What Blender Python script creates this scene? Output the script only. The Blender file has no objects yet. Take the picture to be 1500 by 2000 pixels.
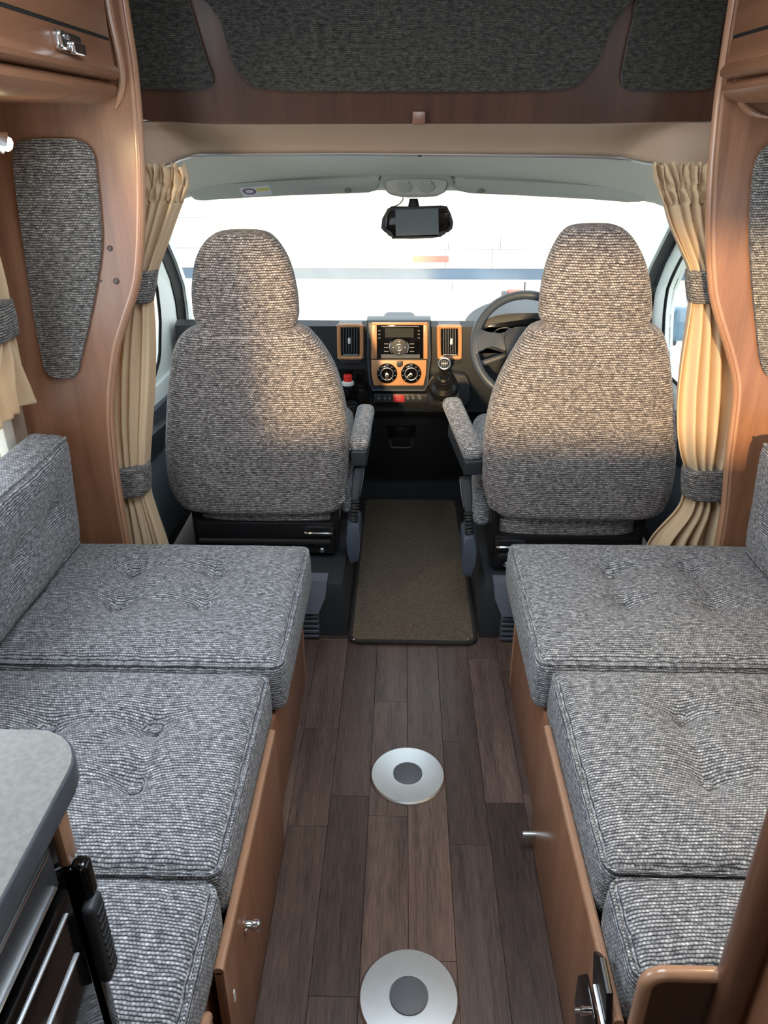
import bpy, bmesh, math, random
from mathutils import Vector, Matrix

S = bpy.context.scene
COL = S.collection
R = math.radians
random.seed(4)

# ------------------------------------------------------------------ camera, world, lights, exposure
FPX, PITCH, YAW = 1480.0, R(26.4), R(1.4)
CAM = Vector((-0.026, 0.0, 1.5))
FW = Vector((-math.sin(YAW) * math.cos(PITCH), math.cos(YAW) * math.cos(PITCH), -math.sin(PITCH)))
RT = Vector((math.cos(YAW), math.sin(YAW), 0))
UP = RT.cross(FW)
cd = bpy.data.cameras.new('camera')
cam = bpy.data.objects.new('camera', cd)
COL.objects.link(cam)
cd.sensor_fit = 'VERTICAL'
cd.sensor_height = 24.0
cd.lens = 24.0 * FPX / 2000.0
cd.clip_start = 0.02
cam.matrix_world = Matrix((
    (RT.x, UP.x, -FW.x, CAM.x), (RT.y, UP.y, -FW.y, CAM.y), (RT.z, UP.z, -FW.z, CAM.z), (0, 0, 0, 1)))
S.camera = cam

w = bpy.data.worlds.new('sky')
S.world = w
w.use_nodes = True
bg = w.node_tree.nodes['Background']
bg.inputs[0].default_value = (0.80, 0.90, 1.0, 1)
bg.inputs[1].default_value = 2.6


def light(name, kind, loc, energy, color, target=None, **kw):
    d = bpy.data.lights.new(name, kind)
    o = bpy.data.objects.new(name, d)
    COL.objects.link(o)
    o.location = loc
    d.energy = energy
    d.color = color
    for k, v in kw.items():
        setattr(d, k, v)
    if target is not None:
        o.rotation_euler = (Vector(target) - Vector(loc)).to_track_quat('-Z', 'Y').to_euler()
    return o


light('sun', 'SUN', (-2, -12, 4), 6.5, (1.0, 0.67, 0.36), target=(-2 + 0.15, -12 + 1.0, 4 - 0.18), angle=R(2.2))
light('rooflight_fill', 'AREA', (0.0, 0.95, 1.985), 17, (0.80, 0.90, 1.0), target=(0.0, 0.95, 0), shape='RECTANGLE', size=0.7, size_y=0.7)  # added fill lamp under an unseen rooflight
light('window_daylight', 'AREA', (-1.03, 1.05, 1.15), 8, (0.80, 0.90, 1.0), target=(0, 1.05, 0.95), shape='RECTANGLE', size=0.9, size_y=0.5)
S.view_settings.view_transform = 'Standard'
S.view_settings.look = 'None'
S.view_settings.gamma = 1.0
S.view_settings.use_curve_mapping = False
S.view_settings.exposure = 0.15


# ------------------------------------------------------------------ helpers
def P(x, y, X=None, Y=None, Z=None):
    d = FW + RT * ((x - 750) / FPX) - UP * ((y - 1000) / FPX)
    if X is not None:
        t = (X - CAM.x) / d.x
    elif Y is not None:
        t = (Y - CAM.y) / d.y
    else:
        t = (Z - CAM.z) / d.z
    return CAM + d * t


def PT(x, y, Y0, slope, z0):
    p = P(x, y, Y=Y0)
    for _ in range(8):
        p = P(x, y, Y=Y0 + slope * (p.z - z0))
    return p


WO = {}


def empty(name, loc, label, cat, group=None, kind=None):
    o = bpy.data.objects.new(name, None)
    o.empty_display_size = 0.05
    COL.objects.link(o)
    o.location = loc
    WO[o] = Vector(loc)
    tag(o, label, cat, group, kind)
    return o


def tag(o, label=None, cat=None, group=None, kind=None):
    if label: o['label'] = label
    if cat: o['category'] = cat
    if group: o['group'] = group
    if kind: o['kind'] = kind
    return o


def finish(name, bm, mat, parent=None, smooth=35, swap=False):
    bmesh.ops.recalc_face_normals(bm, faces=bm.faces)
    uvl = bm.loops.layers.uv.verify()
    for f in bm.faces:
        n = f.normal
        ax = max(range(3), key=lambda i: abs(n[i]) + (0.001 if i == 1 else 0))
        for l in f.loops:
            c = l.vert.co
            u, v = ((c.y, c.z), (c.x, c.z), (c.x, c.y))[ax]
            l[uvl].uv = (v, u) if swap else (u, v)
    co = [v.co for v in bm.verts]
    lo = Vector((min(c[i] for c in co) for i in range(3)))
    hi = Vector((max(c[i] for c in co) for i in range(3)))
    org = Vector(((lo.x + hi.x) / 2, (lo.y + hi.y) / 2, lo.z))
    for v in bm.verts:
        v.co -= org
    me = bpy.data.meshes.new(name)
    bm.to_mesh(me)
    bm.free()
    if smooth:
        for p in me.polygons:
            p.use_smooth = True
        me.set_sharp_from_angle(angle=R(smooth))
    me.materials.append(mat)
    o = bpy.data.objects.new(name, me)
    COL.objects.link(o)
    WO[o] = org
    if parent is not None:
        o.parent = parent
        o.location = org - WO[parent]
    else:
        o.location = org
    return o


def add_box(bm, lo, hi, bev=0.0, seg=2):
    lo, hi = Vector(lo), Vector(hi)
    r = bmesh.ops.create_cube(bm, size=1.0)
    for v in r['verts']:
        v.co = Vector((lo[i] + (v.co[i] + 0.5) * (hi[i] - lo[i]) for i in range(3)))
    if bev:
        es = list({e for v in r['verts'] for e in v.link_edges})
        bmesh.ops.bevel(bm, geom=es, offset=bev, segments=seg, profile=0.5, affect='EDGES')


def box(name, lo, hi, mat, parent=None, bev=0.0, seg=2, **k):
    bm = bmesh.new()
    add_box(bm, lo, hi, bev, seg)
    return finish(name, bm, mat, parent, **k)


def add_slab(bm, pts, off, bev=0.0, seg=2):
    """closed outline of 3-D points pushed along a vector"""
    off = Vector(off)
    a = [bm.verts.new(p) for p in pts]
    b = [bm.verts.new(Vector(p) + off) for p in pts]
    n = len(pts)
    fa, fb = bm.faces.new(a), bm.faces.new(list(reversed(b)))
    for i in range(n):
        bm.faces.new((a[i], b[i], b[(i + 1) % n], a[(i + 1) % n]))
    if bev:
        bmesh.ops.bevel(bm, geom=list(fa.edges) + list(fb.edges), offset=bev, segments=seg, profile=0.5, affect='EDGES')


def slab(name, pts, off, mat, parent=None, bev=0.0, seg=2, **k):
    bm = bmesh.new()
    add_slab(bm, pts, off, bev, seg)
    return finish(name, bm, mat, parent, **k)


def smooth_path(pts, n=6, closed=False):
    pts = [Vector(p) for p in pts]
    out = []
    m = len(pts)
    rng = m if closed else m - 1
    for i in range(rng):
        g = lambda j: pts[j % m] if closed else pts[max(0, min(m - 1, j))]
        p0, p1, p2, p3 = g(i - 1), g(i), g(i + 1), g(i + 2)
        for k in range(n):
            t = k / n
            out.append(0.5 * ((2 * p1) + (p2 - p0) * t + (2 * p0 - 5 * p1 + 4 * p2 - p3) * t * t + (3 * p1 - p0 - 3 * p2 + p3) * t ** 3))
    if not closed:
        out.append(pts[-1])
    return out


def add_tube(bm, path, r, seg=10, closed=False, flat=1.0):
    path = [Vector(p) for p in path]
    n = len(path)
    rings = []
    prev = None
    for i in range(n):
        if closed:
            t = path[(i + 1) % n] - path[i - 1]
        else:
            t = path[min(i + 1, n - 1)] - path[max(i - 1, 0)]
        t.normalize()
        if prev is None:
            a = Vector((0, 0, 1)) if abs(t.z) < 0.9 else Vector((1, 0, 0))
            u = t.cross(a).normalized()
        else:
            u = (prev - t * prev.dot(t)).normalized()
        prev = u
        v = t.cross(u)
        rr = r[i] if isinstance(r, (list, tuple)) else r
        rings.append([bm.verts.new(path[i] + u * rr * math.cos(2 * math.pi * k / seg) + v * rr * flat * math.sin(2 * math.pi * k / seg)) for k in range(seg)])
    for i in range(n if closed else n - 1):
        A, Bq = rings[i], rings[(i + 1) % n]
        for k in range(seg):
            bm.faces.new((A[k], A[(k + 1) % seg], Bq[(k + 1) % seg], Bq[k]))
    if not closed:
        bm.faces.new(list(reversed(rings[0])))
        bm.faces.new(rings[-1])


def tube(name, path, r, mat, parent=None, seg=10, closed=False, flat=1.0, **k):
    bm = bmesh.new()
    add_tube(bm, path, r, seg, closed, flat)
    return finish(name, bm, mat, parent, **k)


def add_lathe(bm, prof, o, axis, seg=32):
    """prof: (radius, height along axis)"""
    o, axis = Vector(o), Vector(axis).normalized()
    a = Vector((0, 0, 1)) if abs(axis.z) < 0.9 else Vector((1, 0, 0))
    u = axis.cross(a).normalized()
    v = axis.cross(u)
    rings = []
    for r, h in prof:
        if r < 1e-6:
            rings.append([bm.verts.new(o + axis * h)])
        else:
            rings.append([bm.verts.new(o + axis * h + (u * math.cos(2 * math.pi * k / seg) + v * math.sin(2 * math.pi * k / seg)) * r) for k in range(seg)])
    for A, Bq in zip(rings, rings[1:]):
        for k in range(seg):
            k2 = (k + 1) % seg
            if len(A) == 1 and len(Bq) == 1: continue
            if len(A) == 1: bm.faces.new((A[0], Bq[k2], Bq[k]))
            elif len(Bq) == 1: bm.faces.new((A[k], A[k2], Bq[0]))
            else: bm.faces.new((A[k], A[k2], Bq[k2], Bq[k]))
    if len(rings[0]) > 1: bm.faces.new(list(reversed(rings[0])))
    if len(rings[-1]) > 1: bm.faces.new(rings[-1])


def lathe(name, prof, o, axis, mat, parent=None, seg=32, **k):
    bm = bmesh.new()
    add_lathe(bm, prof, o, axis, seg)
    return finish(name, bm, mat, parent, **k)


def add_rbox(bm, c, s, r, n=6, nx=None, ny=None, nz=None, fn=None, rot=None):
    """rounded box: dense grid; fn(local point on unit cube, point) -> point"""
    c = Vector(c)
    h = Vector(s) / 2
    r = min(r, min(h) * 0.999)

    def ticks(half, m):
        a = [-half + r * (1 - math.cos(math.pi / 2 * k / n)) for k in range(n)] if False else [-half + r * k / n for k in range(n)]
        inner = [-half + r + (2 * (half - r)) * k / m for k in range(m + 1)]
        return a + inner + [-q for q in reversed(a)]
    T = [ticks(h.x, nx or 4), ticks(h.y, ny or 4), ticks(h.z, nz or 4)]
    vs = {}

    def vert(p):
        key = tuple(round(q, 6) for q in p)
        if key in vs: return vs[key]
        q = Vector(p)
        inn = Vector((max(-(h[i] - r), min(h[i] - r, q[i])) for i in range(3)))
        d = q - inn
        if d.length > 1e-9:
            # cube-to-sphere so that the corner grid stays even
            m = max(abs(d[i]) for i in range(3))
            e = d.normalized() * m if m > 0 else d
            # keep the silhouette: map the L-inf ball to the L2 ball
            q = inn + e
        if fn: q = fn(Vector(p), q)
        if rot: q = rot @ q
        vs[key] = bm.verts.new(c + q)
        return vs[key]
    for ax in range(3):
        a, b = [(1, 2), (0, 2), (0, 1)][ax]
        for sgn in (-1, 1):
            for i in range(len(T[a]) - 1):
                for j in range(len(T[b]) - 1):
                    quad = []
                    for (ii, jj) in ((i, j), (i + 1, j), (i + 1, j + 1), (i, j + 1)):
                        p = [0, 0, 0]
                        p[ax] = sgn * h[ax]
                        p[a] = T[a][ii]
                        p[b] = T[b][jj]
                        quad.append(vert(p))
                    if len(set(quad)) == 4:
                        bm.faces.new(quad)


def rbox(name, c, s, r, mat, parent=None, smooth=60, **k):
    bm = bmesh.new()
    add_rbox(bm, c, s, r, **k)
    return finish(name, bm, mat, parent, smooth=smooth)


def add_loft(bm, rings, cap=True):
    V = [[bm.verts.new(p) for p in ring] for ring in rings]
    n = len(V[0])
    for A, Bq in zip(V, V[1:]):
        for k in range(n):
            bm.faces.new((A[k], A[(k + 1) % n], Bq[(k + 1) % n], Bq[k]))
    if cap:
        bm.faces.new(list(reversed(V[0])))
        bm.faces.new(V[-1])


def loft(name, rings, mat, parent=None, smooth=60, **k):
    bm = bmesh.new()
    add_loft(bm, rings)
    return finish(name, bm, mat, parent, smooth=smooth, **k)


def super_ring(xc, yc, z, hw, hd, n=2.6, seg=48):
    out = []
    for k in range(seg):
        a = 2 * math.pi * k / seg
        c, s = math.cos(a), math.sin(a)
        out.append(Vector((xc + hw * math.copysign(abs(c) ** (2 / n), c), yc + hd * math.copysign(abs(s) ** (2 / n), s), z)))
    return out


def lerp_rows(rows, m):
    """smooth resample of tuples"""
    k = len(rows[0])
    out = []
    N = len(rows)
    for i in range(N - 1):
        r0, r1, r2, r3 = rows[max(i - 1, 0)], rows[i], rows[i + 1], rows[min(i + 2, N - 1)]
        for j in range(m):
            t = j / m
            out.append(tuple(0.5 * (2 * r1[q] + (r2[q] - r0[q]) * t + (2 * r0[q] - 5 * r1[q] + 4 * r2[q] - r3[q]) * t * t + (3 * r1[q] - r0[q] - 3 * r2[q] + r3[q]) * t ** 3) for q in range(k)))
    out.append(rows[-1])
    return out


def rect(x0, y0, x1, y1, Y):
    a, b = P(x0, y0, Y=Y), P(x1, y1, Y=Y)
    return min(a.x, b.x), max(a.x, b.x), min(a.z, b.z), max(a.z, b.z)


def pxbox(name, x0, y0, x1, y1, Y, depth, mat, parent=None, bev=0.0, **k):
    xa, xb, za, zb = rect(x0, y0, x1, y1, Y)
    return box(name, (xa, Y, za), (xb, Y + depth, zb), mat, parent, bev, **k)


# ------------------------------------------------------------------ materials
def srgb(r, g, b):
    f = lambda c: (c / 255 / 12.92) if c / 255 <= 0.04045 else ((c / 255 + 0.055) / 1.055) ** 2.4
    return (f(r), f(g), f(b), 1)


def newmat(name):
    m = bpy.data.materials.new(name)
    m.use_nodes = True
    nt = m.node_tree
    return m, nt, nt.nodes['Principled BSDF']


def plain(name, col, rough=0.5, metal=0.0, noise=0.0, nscale=40, bump=0.0, coat=0.0, spec=None):
    m, nt, b = newmat(name)
    b.inputs['Base Color'].default_value = col
    b.inputs['Roughness'].default_value = rough
    b.inputs['Metallic'].default_value = metal
    if coat: b.inputs['Coat Weight'].default_value = coat
    if spec is not None: b.inputs['Specular IOR Level'].default_value = spec
    if noise or bump:
        tc = nt.nodes.new('ShaderNodeTexCoord')
        no = nt.nodes.new('ShaderNodeTexNoise')
        no.inputs['Scale'].default_value = nscale
        no.inputs['Detail'].default_value = 4
        nt.links.new(tc.outputs['Object'], no.inputs['Vector'])
        if noise:
            mx = nt.nodes.new('ShaderNodeMix')
            mx.data_type = 'RGBA'
            mx.inputs['A'].default_value = tuple(c * (1 - noise) for c in col[:3]) + (1,)
            mx.inputs['B'].default_value = tuple(min(1, c * (1 + noise)) for c in col[:3]) + (1,)
            nt.links.new(no.outputs['Fac'], mx.inputs['Factor'])
            nt.links.new(mx.outputs['Result'], b.inputs['Base Color'])
        if bump:
            bp = nt.nodes.new('ShaderNodeBump')
            bp.inputs['Strength'].default_value = bump
            bp.inputs['Distance'].default_value = 0.002
            nt.links.new(no.outputs['Fac'], bp.inputs['Height'])
            nt.links.new(bp.outputs['Normal'], b.inputs['Normal'])
    return m


def weave(name, light_c, mid_c, dark_c, row=0.0072, width=0.0085, rough=0.95, bump=0.5, vert=False):
    m, nt, b = newmat(name)
    L = nt.links.new
    N = nt.nodes.new
    tc = N('ShaderNodeTexCoord')
    # slight wander of the threads
    wn = N('ShaderNodeTexNoise'); wn.inputs['Scale'].default_value = 28; wn.inputs['Detail'].default_value = 2
    L(tc.outputs['UV'], wn.inputs['Vector'])
    sub = N('ShaderNodeVectorMath'); sub.operation = 'SUBTRACT'; sub.inputs[1].default_value = (0.5, 0.5, 0.5)
    L(wn.outputs['Color'], sub.inputs[0])
    sc = N('ShaderNodeVectorMath'); sc.operation = 'SCALE'; sc.inputs['Scale'].default_value = 0.008
    L(sub.outputs[0], sc.inputs[0])
    ad = N('ShaderNodeVectorMath'); ad.operation = 'ADD'
    L(tc.outputs['UV'], ad.inputs[0]); L(sc.outputs[0], ad.inputs[1])
    def mth(op, a, b=None, c=None):
        n = N('ShaderNodeMath'); n.operation = op
        for k, q in enumerate((a, b, c)):
            if q is None: continue
            if isinstance(q, (int, float)): n.inputs[k].default_value = q
            else: L(q, n.inputs[k])
        return n.outputs[0]
    sep = N('ShaderNodeSeparateXYZ'); L(ad.outputs[0], sep.inputs[0])
    vr = mth('DIVIDE', sep.outputs[1], row)
    fl_ = mth('FLOOR', vr)
    fv = mth('FRACT', vr)
    rowp = mth('MULTIPLY', mth('MULTIPLY', fv, mth('SUBTRACT', 1.0, fv)), 4.0)
    uw = mth('ADD', mth('DIVIDE', sep.outputs[0], width), mth('MULTIPLY', fl_, 0.5))
    fu = mth('FRACT', uw)
    colp = mth('MULTIPLY', mth('MULTIPLY', fu, mth('SUBTRACT', 1.0, fu)), 4.0)
    cid = N('ShaderNodeCombineXYZ'); L(mth('FLOOR', uw), cid.inputs[0]); L(fl_, cid.inputs[1])
    wnz = N('ShaderNodeTexWhiteNoise'); wnz.noise_dimensions = '2D'; L(cid.outputs[0], wnz.inputs['Vector'])
    hgt_ = mth('MULTIPLY', rowp, mth('MULTIPLY_ADD', colp, 0.5, 0.5))
    val = mth('MULTIPLY', hgt_, mth('MULTIPLY_ADD', wnz.outputs[0], 0.5, 0.62))
    cr = N('ShaderNodeValToRGB')
    cr.color_ramp.elements[0].position = 0.12; cr.color_ramp.elements[0].color = dark_c
    cr.color_ramp.elements[1].position = 0.95; cr.color_ramp.elements[1].color = light_c
    el = cr.color_ramp.elements.new(0.5); el.color = mid_c
    L(val, cr.inputs['Fac'])
    # slubs: short dark and light streaks along the thread
    mp = N('ShaderNodeMapping'); mp.inputs['Scale'].default_value = (60, 150, 1) if not vert else (150, 60, 1)
    L(tc.outputs['UV'], mp.inputs['Vector'])
    sl = N('ShaderNodeTexNoise'); sl.inputs['Scale'].default_value = 1; sl.inputs['Detail'].default_value = 3; sl.inputs['Roughness'].default_value = 0.7
    L(mp.outputs[0], sl.inputs['Vector'])
    rp = N('ShaderNodeValToRGB')
    rp.color_ramp.elements[0].position = 0.34; rp.color_ramp.elements[0].color = (0.34, 0.34, 0.36, 1)
    rp.color_ramp.elements[1].position = 0.66; rp.color_ramp.elements[1].color = (1.3, 1.29, 1.27, 1)
    L(sl.outputs['Fac'], rp.inputs['Fac'])
    mu = N('ShaderNodeMix'); mu.data_type = 'RGBA'; mu.blend_type = 'MULTIPLY'; mu.inputs['Factor'].default_value = 1
    L(cr.outputs['Color'], mu.inputs['A']); L(rp.outputs['Color'], mu.inputs['B'])
    L(mu.outputs['Result'], b.inputs['Base Color'])
    mm = N('ShaderNodeMath'); mm.operation = 'MULTIPLY_ADD'; mm.inputs[1].default_value = 0.35
    L(sl.outputs['Fac'], mm.inputs[0]); L(hgt_, mm.inputs[2])
    bp = N('ShaderNodeBump'); bp.inputs['Strength'].default_value = bump; bp.inputs['Distance'].default_value = 0.0018
    L(mm.outputs[0], bp.inputs['Height']); L(bp.outputs['Normal'], b.inputs['Normal'])
    b.inputs['Roughness'].default_value = rough
    b.inputs['Specular IOR Level'].default_value = 0.15
    b.inputs['Sheen Weight'].default_value = 0.15
    return m


def wood(name, c1, c2, rough=0.38, sx=26, sy=1.6, per_object=0.0, coat=0.15, fine=0.5, bump=0.05):
    m, nt, b = newmat(name)
    L = nt.links.new
    N = nt.nodes.new
    tc = N('ShaderNodeTexCoord')
    oi = N('ShaderNodeObjectInfo')
    ad = N('ShaderNodeVectorMath'); ad.operation = 'ADD'
    mlt = N('ShaderNodeVectorMath'); mlt.operation = 'SCALE'
    cmb = N('ShaderNodeCombineXYZ')
    L(oi.outputs['Random'], cmb.inputs[0]); L(oi.outputs['Random'], cmb.inputs[1])
    L(cmb.outputs[0], mlt.inputs[0]); mlt.inputs['Scale'].default_value = 7.0 if per_object else 0.0
    L(tc.outputs['UV'], ad.inputs[0]); L(mlt.outputs[0], ad.inputs[1])
    mp = N('ShaderNodeMapping'); mp.inputs['Scale'].default_value = (sx, sy, 1)
    L(ad.outputs[0], mp.inputs['Vector'])
    n1 = N('ShaderNodeTexNoise'); n1.inputs['Scale'].default_value = 1; n1.inputs['Detail'].default_value = 5; n1.inputs['Distortion'].default_value = 0.6
    L(mp.outputs[0], n1.inputs['Vector'])
    mp2 = N('ShaderNodeMapping'); mp2.inputs['Scale'].default_value = (sx * 11, sy * 9, 1)
    L(ad.outputs[0], mp2.inputs['Vector'])
    n2 = N('ShaderNodeTexNoise'); n2.inputs['Scale'].default_value = 1; n2.inputs['Detail'].default_value = 3
    L(mp2.outputs[0], n2.inputs['Vector'])
    mx = N('ShaderNodeMix'); mx.data_type = 'FLOAT'; mx.inputs['Factor'].default_value = fine * 0.6
    L(n1.outputs['Fac'], mx.inputs['A']); L(n2.outputs['Fac'], mx.inputs['B'])
    rp = N('ShaderNodeValToRGB')
    rp.color_ramp.elements[0].position = 0.34; rp.color_ramp.elements[0].color = c2
    rp.color_ramp.elements[1].position = 0.64; rp.color_ramp.elements[1].color = c1
    L(mx.outputs['Result'], rp.inputs['Fac'])
    col = rp.outputs['Color']
    if per_object:
        hv = N('ShaderNodeHueSaturation')
        mr = N('ShaderNodeMapRange'); mr.inputs['To Min'].default_value = 1 - per_object; mr.inputs['To Max'].default_value = 1 + per_object
        L(oi.outputs['Random'], mr.inputs['Value']); L(mr.outputs[0], hv.inputs['Value'])
        L(col, hv.inputs['Color']); col = hv.outputs['Color']
    L(col, b.inputs['Base Color'])
    bp = N('ShaderNodeBump'); bp.inputs['Strength'].default_value = bump; bp.inputs['Distance'].default_value = 0.001
    L(n2.outputs['Fac'], bp.inputs['Height']); L(bp.outputs['Normal'], b.inputs['Normal'])
    b.inputs['Roughness'].default_value = rough
    b.inputs['Coat Weight'].default_value = coat
    b.inputs['Coat Roughness'].default_value = 0.25
    return m


def emit(name, col, strength):
    m, nt, b = newmat(name)
    b.inputs['Base Color'].default_value = (1, 1, 1, 1)
    b.inputs['Emission Color'].default_value = col
    b.inputs['Emission Strength'].default_value = strength
    return m


def glass(name, tint=(0.97, 0.99, 0.98, 1), refl=0.06):
    m, nt, b = newmat(name)
    nt.nodes.remove(b)
    out = nt.nodes['Material Output']
    t = nt.nodes.new('ShaderNodeBsdfTransparent'); t.inputs[0].default_value = tint
    g = nt.nodes.new('ShaderNodeBsdfGlossy'); g.inputs['Roughness'].default_value = 0.02
    x = nt.nodes.new('ShaderNodeMixShader'); x.inputs[0].default_value = refl
    nt.links.new(t.outputs[0], x.inputs[1]); nt.links.new(g.outputs[0], x.inputs[2])
    nt.links.new(x.outputs[0], out.inputs['Surface'])
    return m


def frosted(name, col=(0.8, 0.85, 0.88, 1)):
    m, nt, b = newmat(name)
    nt.nodes.remove(b)
    t = nt.nodes.new('ShaderNodeBsdfTranslucent'); t.inputs[0].default_value = col
    nt.links.new(t.outputs[0], nt.nodes['Material Output'].inputs['Surface'])
    return m


def cloth(name, col, trans=0.35):
    m, nt, b = newmat(name)
    L = nt.links.new
    N = nt.nodes.new
    b.inputs['Base Color'].default_value = col
    b.inputs['Roughness'].default_value = 0.8
    b.inputs['Specular IOR Level'].default_value = 0.2
    b.inputs['Sheen Weight'].default_value = 0.2
    t = N('ShaderNodeBsdfTranslucent'); t.inputs[0].default_value = (min(1, col[0] * 1.25), col[1] * 1.0, col[2] * 0.72, 1)
    x = N('ShaderNodeMixShader'); x.inputs[0].default_value = trans
    out = nt.nodes['Material Output']
    L(b.outputs[0], x.inputs[1]); L(t.outputs[0], x.inputs[2]); L(x.outputs[0], out.inputs['Surface'])
    tc = N('ShaderNodeTexCoord')
    no = N('ShaderNodeTexNoise'); no.inputs['Scale'].default_value = 900
    L(tc.outputs['Object'], no.inputs['Vector'])
    bp = N('ShaderNodeBump'); bp.inputs['Strength'].default_value = 0.15; bp.inputs['Distance'].default_value = 0.001
    L(no.outputs['Fac'], bp.inputs['Height']); L(bp.outputs['Normal'], b.inputs['Normal'])
    return m


M = {
    'fabric': weave('grey_tweed', (0.56, 0.56, 0.57, 1), (0.255, 0.257, 0.27, 1), (0.035, 0.036, 0.04, 1), row=0.006, width=0.0062),
    'seatfab': weave('seat_tweed', (0.54, 0.49, 0.46, 1), (0.225, 0.2, 0.195, 1), (0.035, 0.033, 0.036, 1), row=0.0068, width=0.0075),
    'tiefab': weave('tieback_tweed', (0.40, 0.37, 0.34, 1), (0.19, 0.175, 0.165, 1), (0.03, 0.028, 0.028, 1), row=0.0062),
    'insetfab': weave('inset_tweed', (0.46, 0.42, 0.38, 1), (0.2, 0.185, 0.17, 1), (0.035, 0.033, 0.032, 1), row=0.0056, width=0.0068),
    'roofab_shaded': weave('overcab_fabric_shaded', (0.085, 0.082, 0.070, 1), (0.048, 0.047, 0.041, 1), (0.023, 0.022, 0.02, 1), row=0.0036, width=0.004, bump=0.2),  # over-cab fabric with the dim light there darkened into its colour
    'wood': wood('cherry_wood', srgb(148, 103, 76), srgb(122, 82, 59)),
    'wood_dark_and_shaded': wood('dark_brown_and_shaded_wood', srgb(76, 51, 40), srgb(60, 40, 31)),  # cherry darkened to paint over-cab shade; caps and end panel share it
    'wood_mid': wood('brown_wood', srgb(116, 79, 59), srgb(96, 63, 46)),
    'facet': plain('grey_moulded_plastic', srgb(98, 102, 112), 0.45),
    'wood_edge': wood('pale_wood_edge', srgb(178, 136, 108), srgb(156, 114, 88), rough=0.25, coat=0.4),
    'fascia': wood('fascia_wood', srgb(196, 146, 104), srgb(178, 126, 84), rough=0.35, coat=0.2),
    'plank': wood('walnut_plank', srgb(104, 84, 75), srgb(52, 41, 38), rough=0.36, sx=34, sy=1.8, per_object=0.38, coat=0.05, fine=0.9, bump=0.25),
    'beige': plain('beige_lining', srgb(172, 150, 130), 0.85, noise=0.04, nscale=30),
    'headliner': plain('grey_headliner', srgb(186, 190, 184), 0.9, noise=0.03, nscale=60),
    'visor': plain('grey_visor', srgb(170, 176, 174), 0.75),
    'console': plain('grey_console_plastic', srgb(150, 156, 156), 0.55),
    'white': plain('white_trim', srgb(232, 236, 232), 0.45),
    'white_frame': plain('cream_frame', srgb(236, 230, 216), 0.4),
    'bluegrey': plain('blue_grey_door_plastic', srgb(110, 122, 130), 0.5),
    'darkplastic': plain('dark_grey_plastic', srgb(42, 45, 49), 0.5, bump=0.15, nscale=500),
    'pedestal': plain('pedestal_plastic', srgb(70, 74, 82), 0.5, bump=0.15, nscale=400),
    'slate': plain('slate_plastic', srgb(66, 74, 86), 0.45),
    'dash': plain('dash_plastic', srgb(46, 49, 52), 0.4, bump=0.12, nscale=600),
    'black': plain('black_metal', srgb(20, 20, 21), 0.35, spec=0.4),
    'rubber': plain('black_rubber', srgb(24, 25, 26), 0.6),
    'seal': plain('black_seal', srgb(13, 14, 14), 0.7, spec=0.2),
    'gloss': plain('gloss_black', srgb(10, 10, 11), 0.08),
    'chrome': plain('chrome', (0.82, 0.83, 0.85, 1), 0.12, 1.0),
    'silver': plain('satin_silver', (0.70, 0.71, 0.73, 1), 0.32, 1.0),
    'alu': plain('brushed_aluminium', (0.80, 0.82, 0.84, 1), 0.32, 1.0, noise=0.07, nscale=25),
    'capgrey': plain('grey_cap', srgb(88, 92, 98), 0.55, noise=0.1, nscale=200),
    'carpet': plain('brown_carpet', srgb(100, 89, 76), 1.0, noise=0.75, nscale=150, bump=1.0, spec=0.05),
    'binding': plain('mat_binding', srgb(42, 34, 32), 0.8),
    'curtain': cloth('beige_curtain', srgb(224, 203, 168), 0.3),
    'worktop': plain('grey_laminate', srgb(140, 139, 135), 0.34, noise=0.35, nscale=150),
    'worktop_edge': plain('laminate_edge', srgb(74, 80, 86), 0.35, noise=0.2, nscale=200),
    'red': plain('red_plastic', srgb(226, 52, 48), 0.3),
    'hazard': plain('hazard_red', srgb(190, 54, 56), 0.4),
    'whiteprint': plain('white_print', srgb(225, 225, 222), 0.5),
    'greyprint': plain('grey_print', srgb(120, 122, 124), 0.5),
    'screen': plain('dark_screen', srgb(92, 102, 106), 0.3),
    'lcd': plain('radio_display', srgb(52, 55, 52), 0.2),
    'sticker': plain('pale_sticker', srgb(206, 212, 220), 0.5),
    'yellow': plain('yellow_print', srgb(206, 200, 120), 0.5),
    'purple': plain('purple_print', srgb(120, 100, 140), 0.5),
    'glass': glass('window_glass'),
    'wheel': plain('dark_wheel_leather', srgb(58, 64, 72), 0.4),
    'frost': frosted('frosted_acrylic'),
    'bulb': emit('lamp_bulb', (1.0, 0.86, 0.45, 1), 45),
    'ground': plain('pale_ground', srgb(226, 222, 212), 0.95, noise=0.06, nscale=2),
    'stone': plain('pale_stone', srgb(240, 236, 228), 0.95, noise=0.06, nscale=5, bump=0.15),
    'stone_grey_and_shade': plain('grey_and_shaded_stone', srgb(124, 140, 160), 0.95, noise=0.35, nscale=1.2),  # plinth grey; on the yard wall it paints a bluish shadow band
    'brickpink': plain('pink_brick', srgb(214, 150, 136), 0.9),
    'leaf': plain('hedge_leaf', srgb(170, 200, 150), 0.8, noise=0.4, nscale=9),
    'render': plain('white_render', srgb(240, 240, 236), 0.9),
    'bluewin': plain('blue_grey_glass', srgb(112, 140, 162), 0.2),
    'post': plain('grey_post', srgb(90, 92, 96), 0.6),
}


def structure(name, bm_or_obj, label, cat):
    tag(bm_or_obj, label, cat, kind='structure')
    return bm_or_obj


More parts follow.
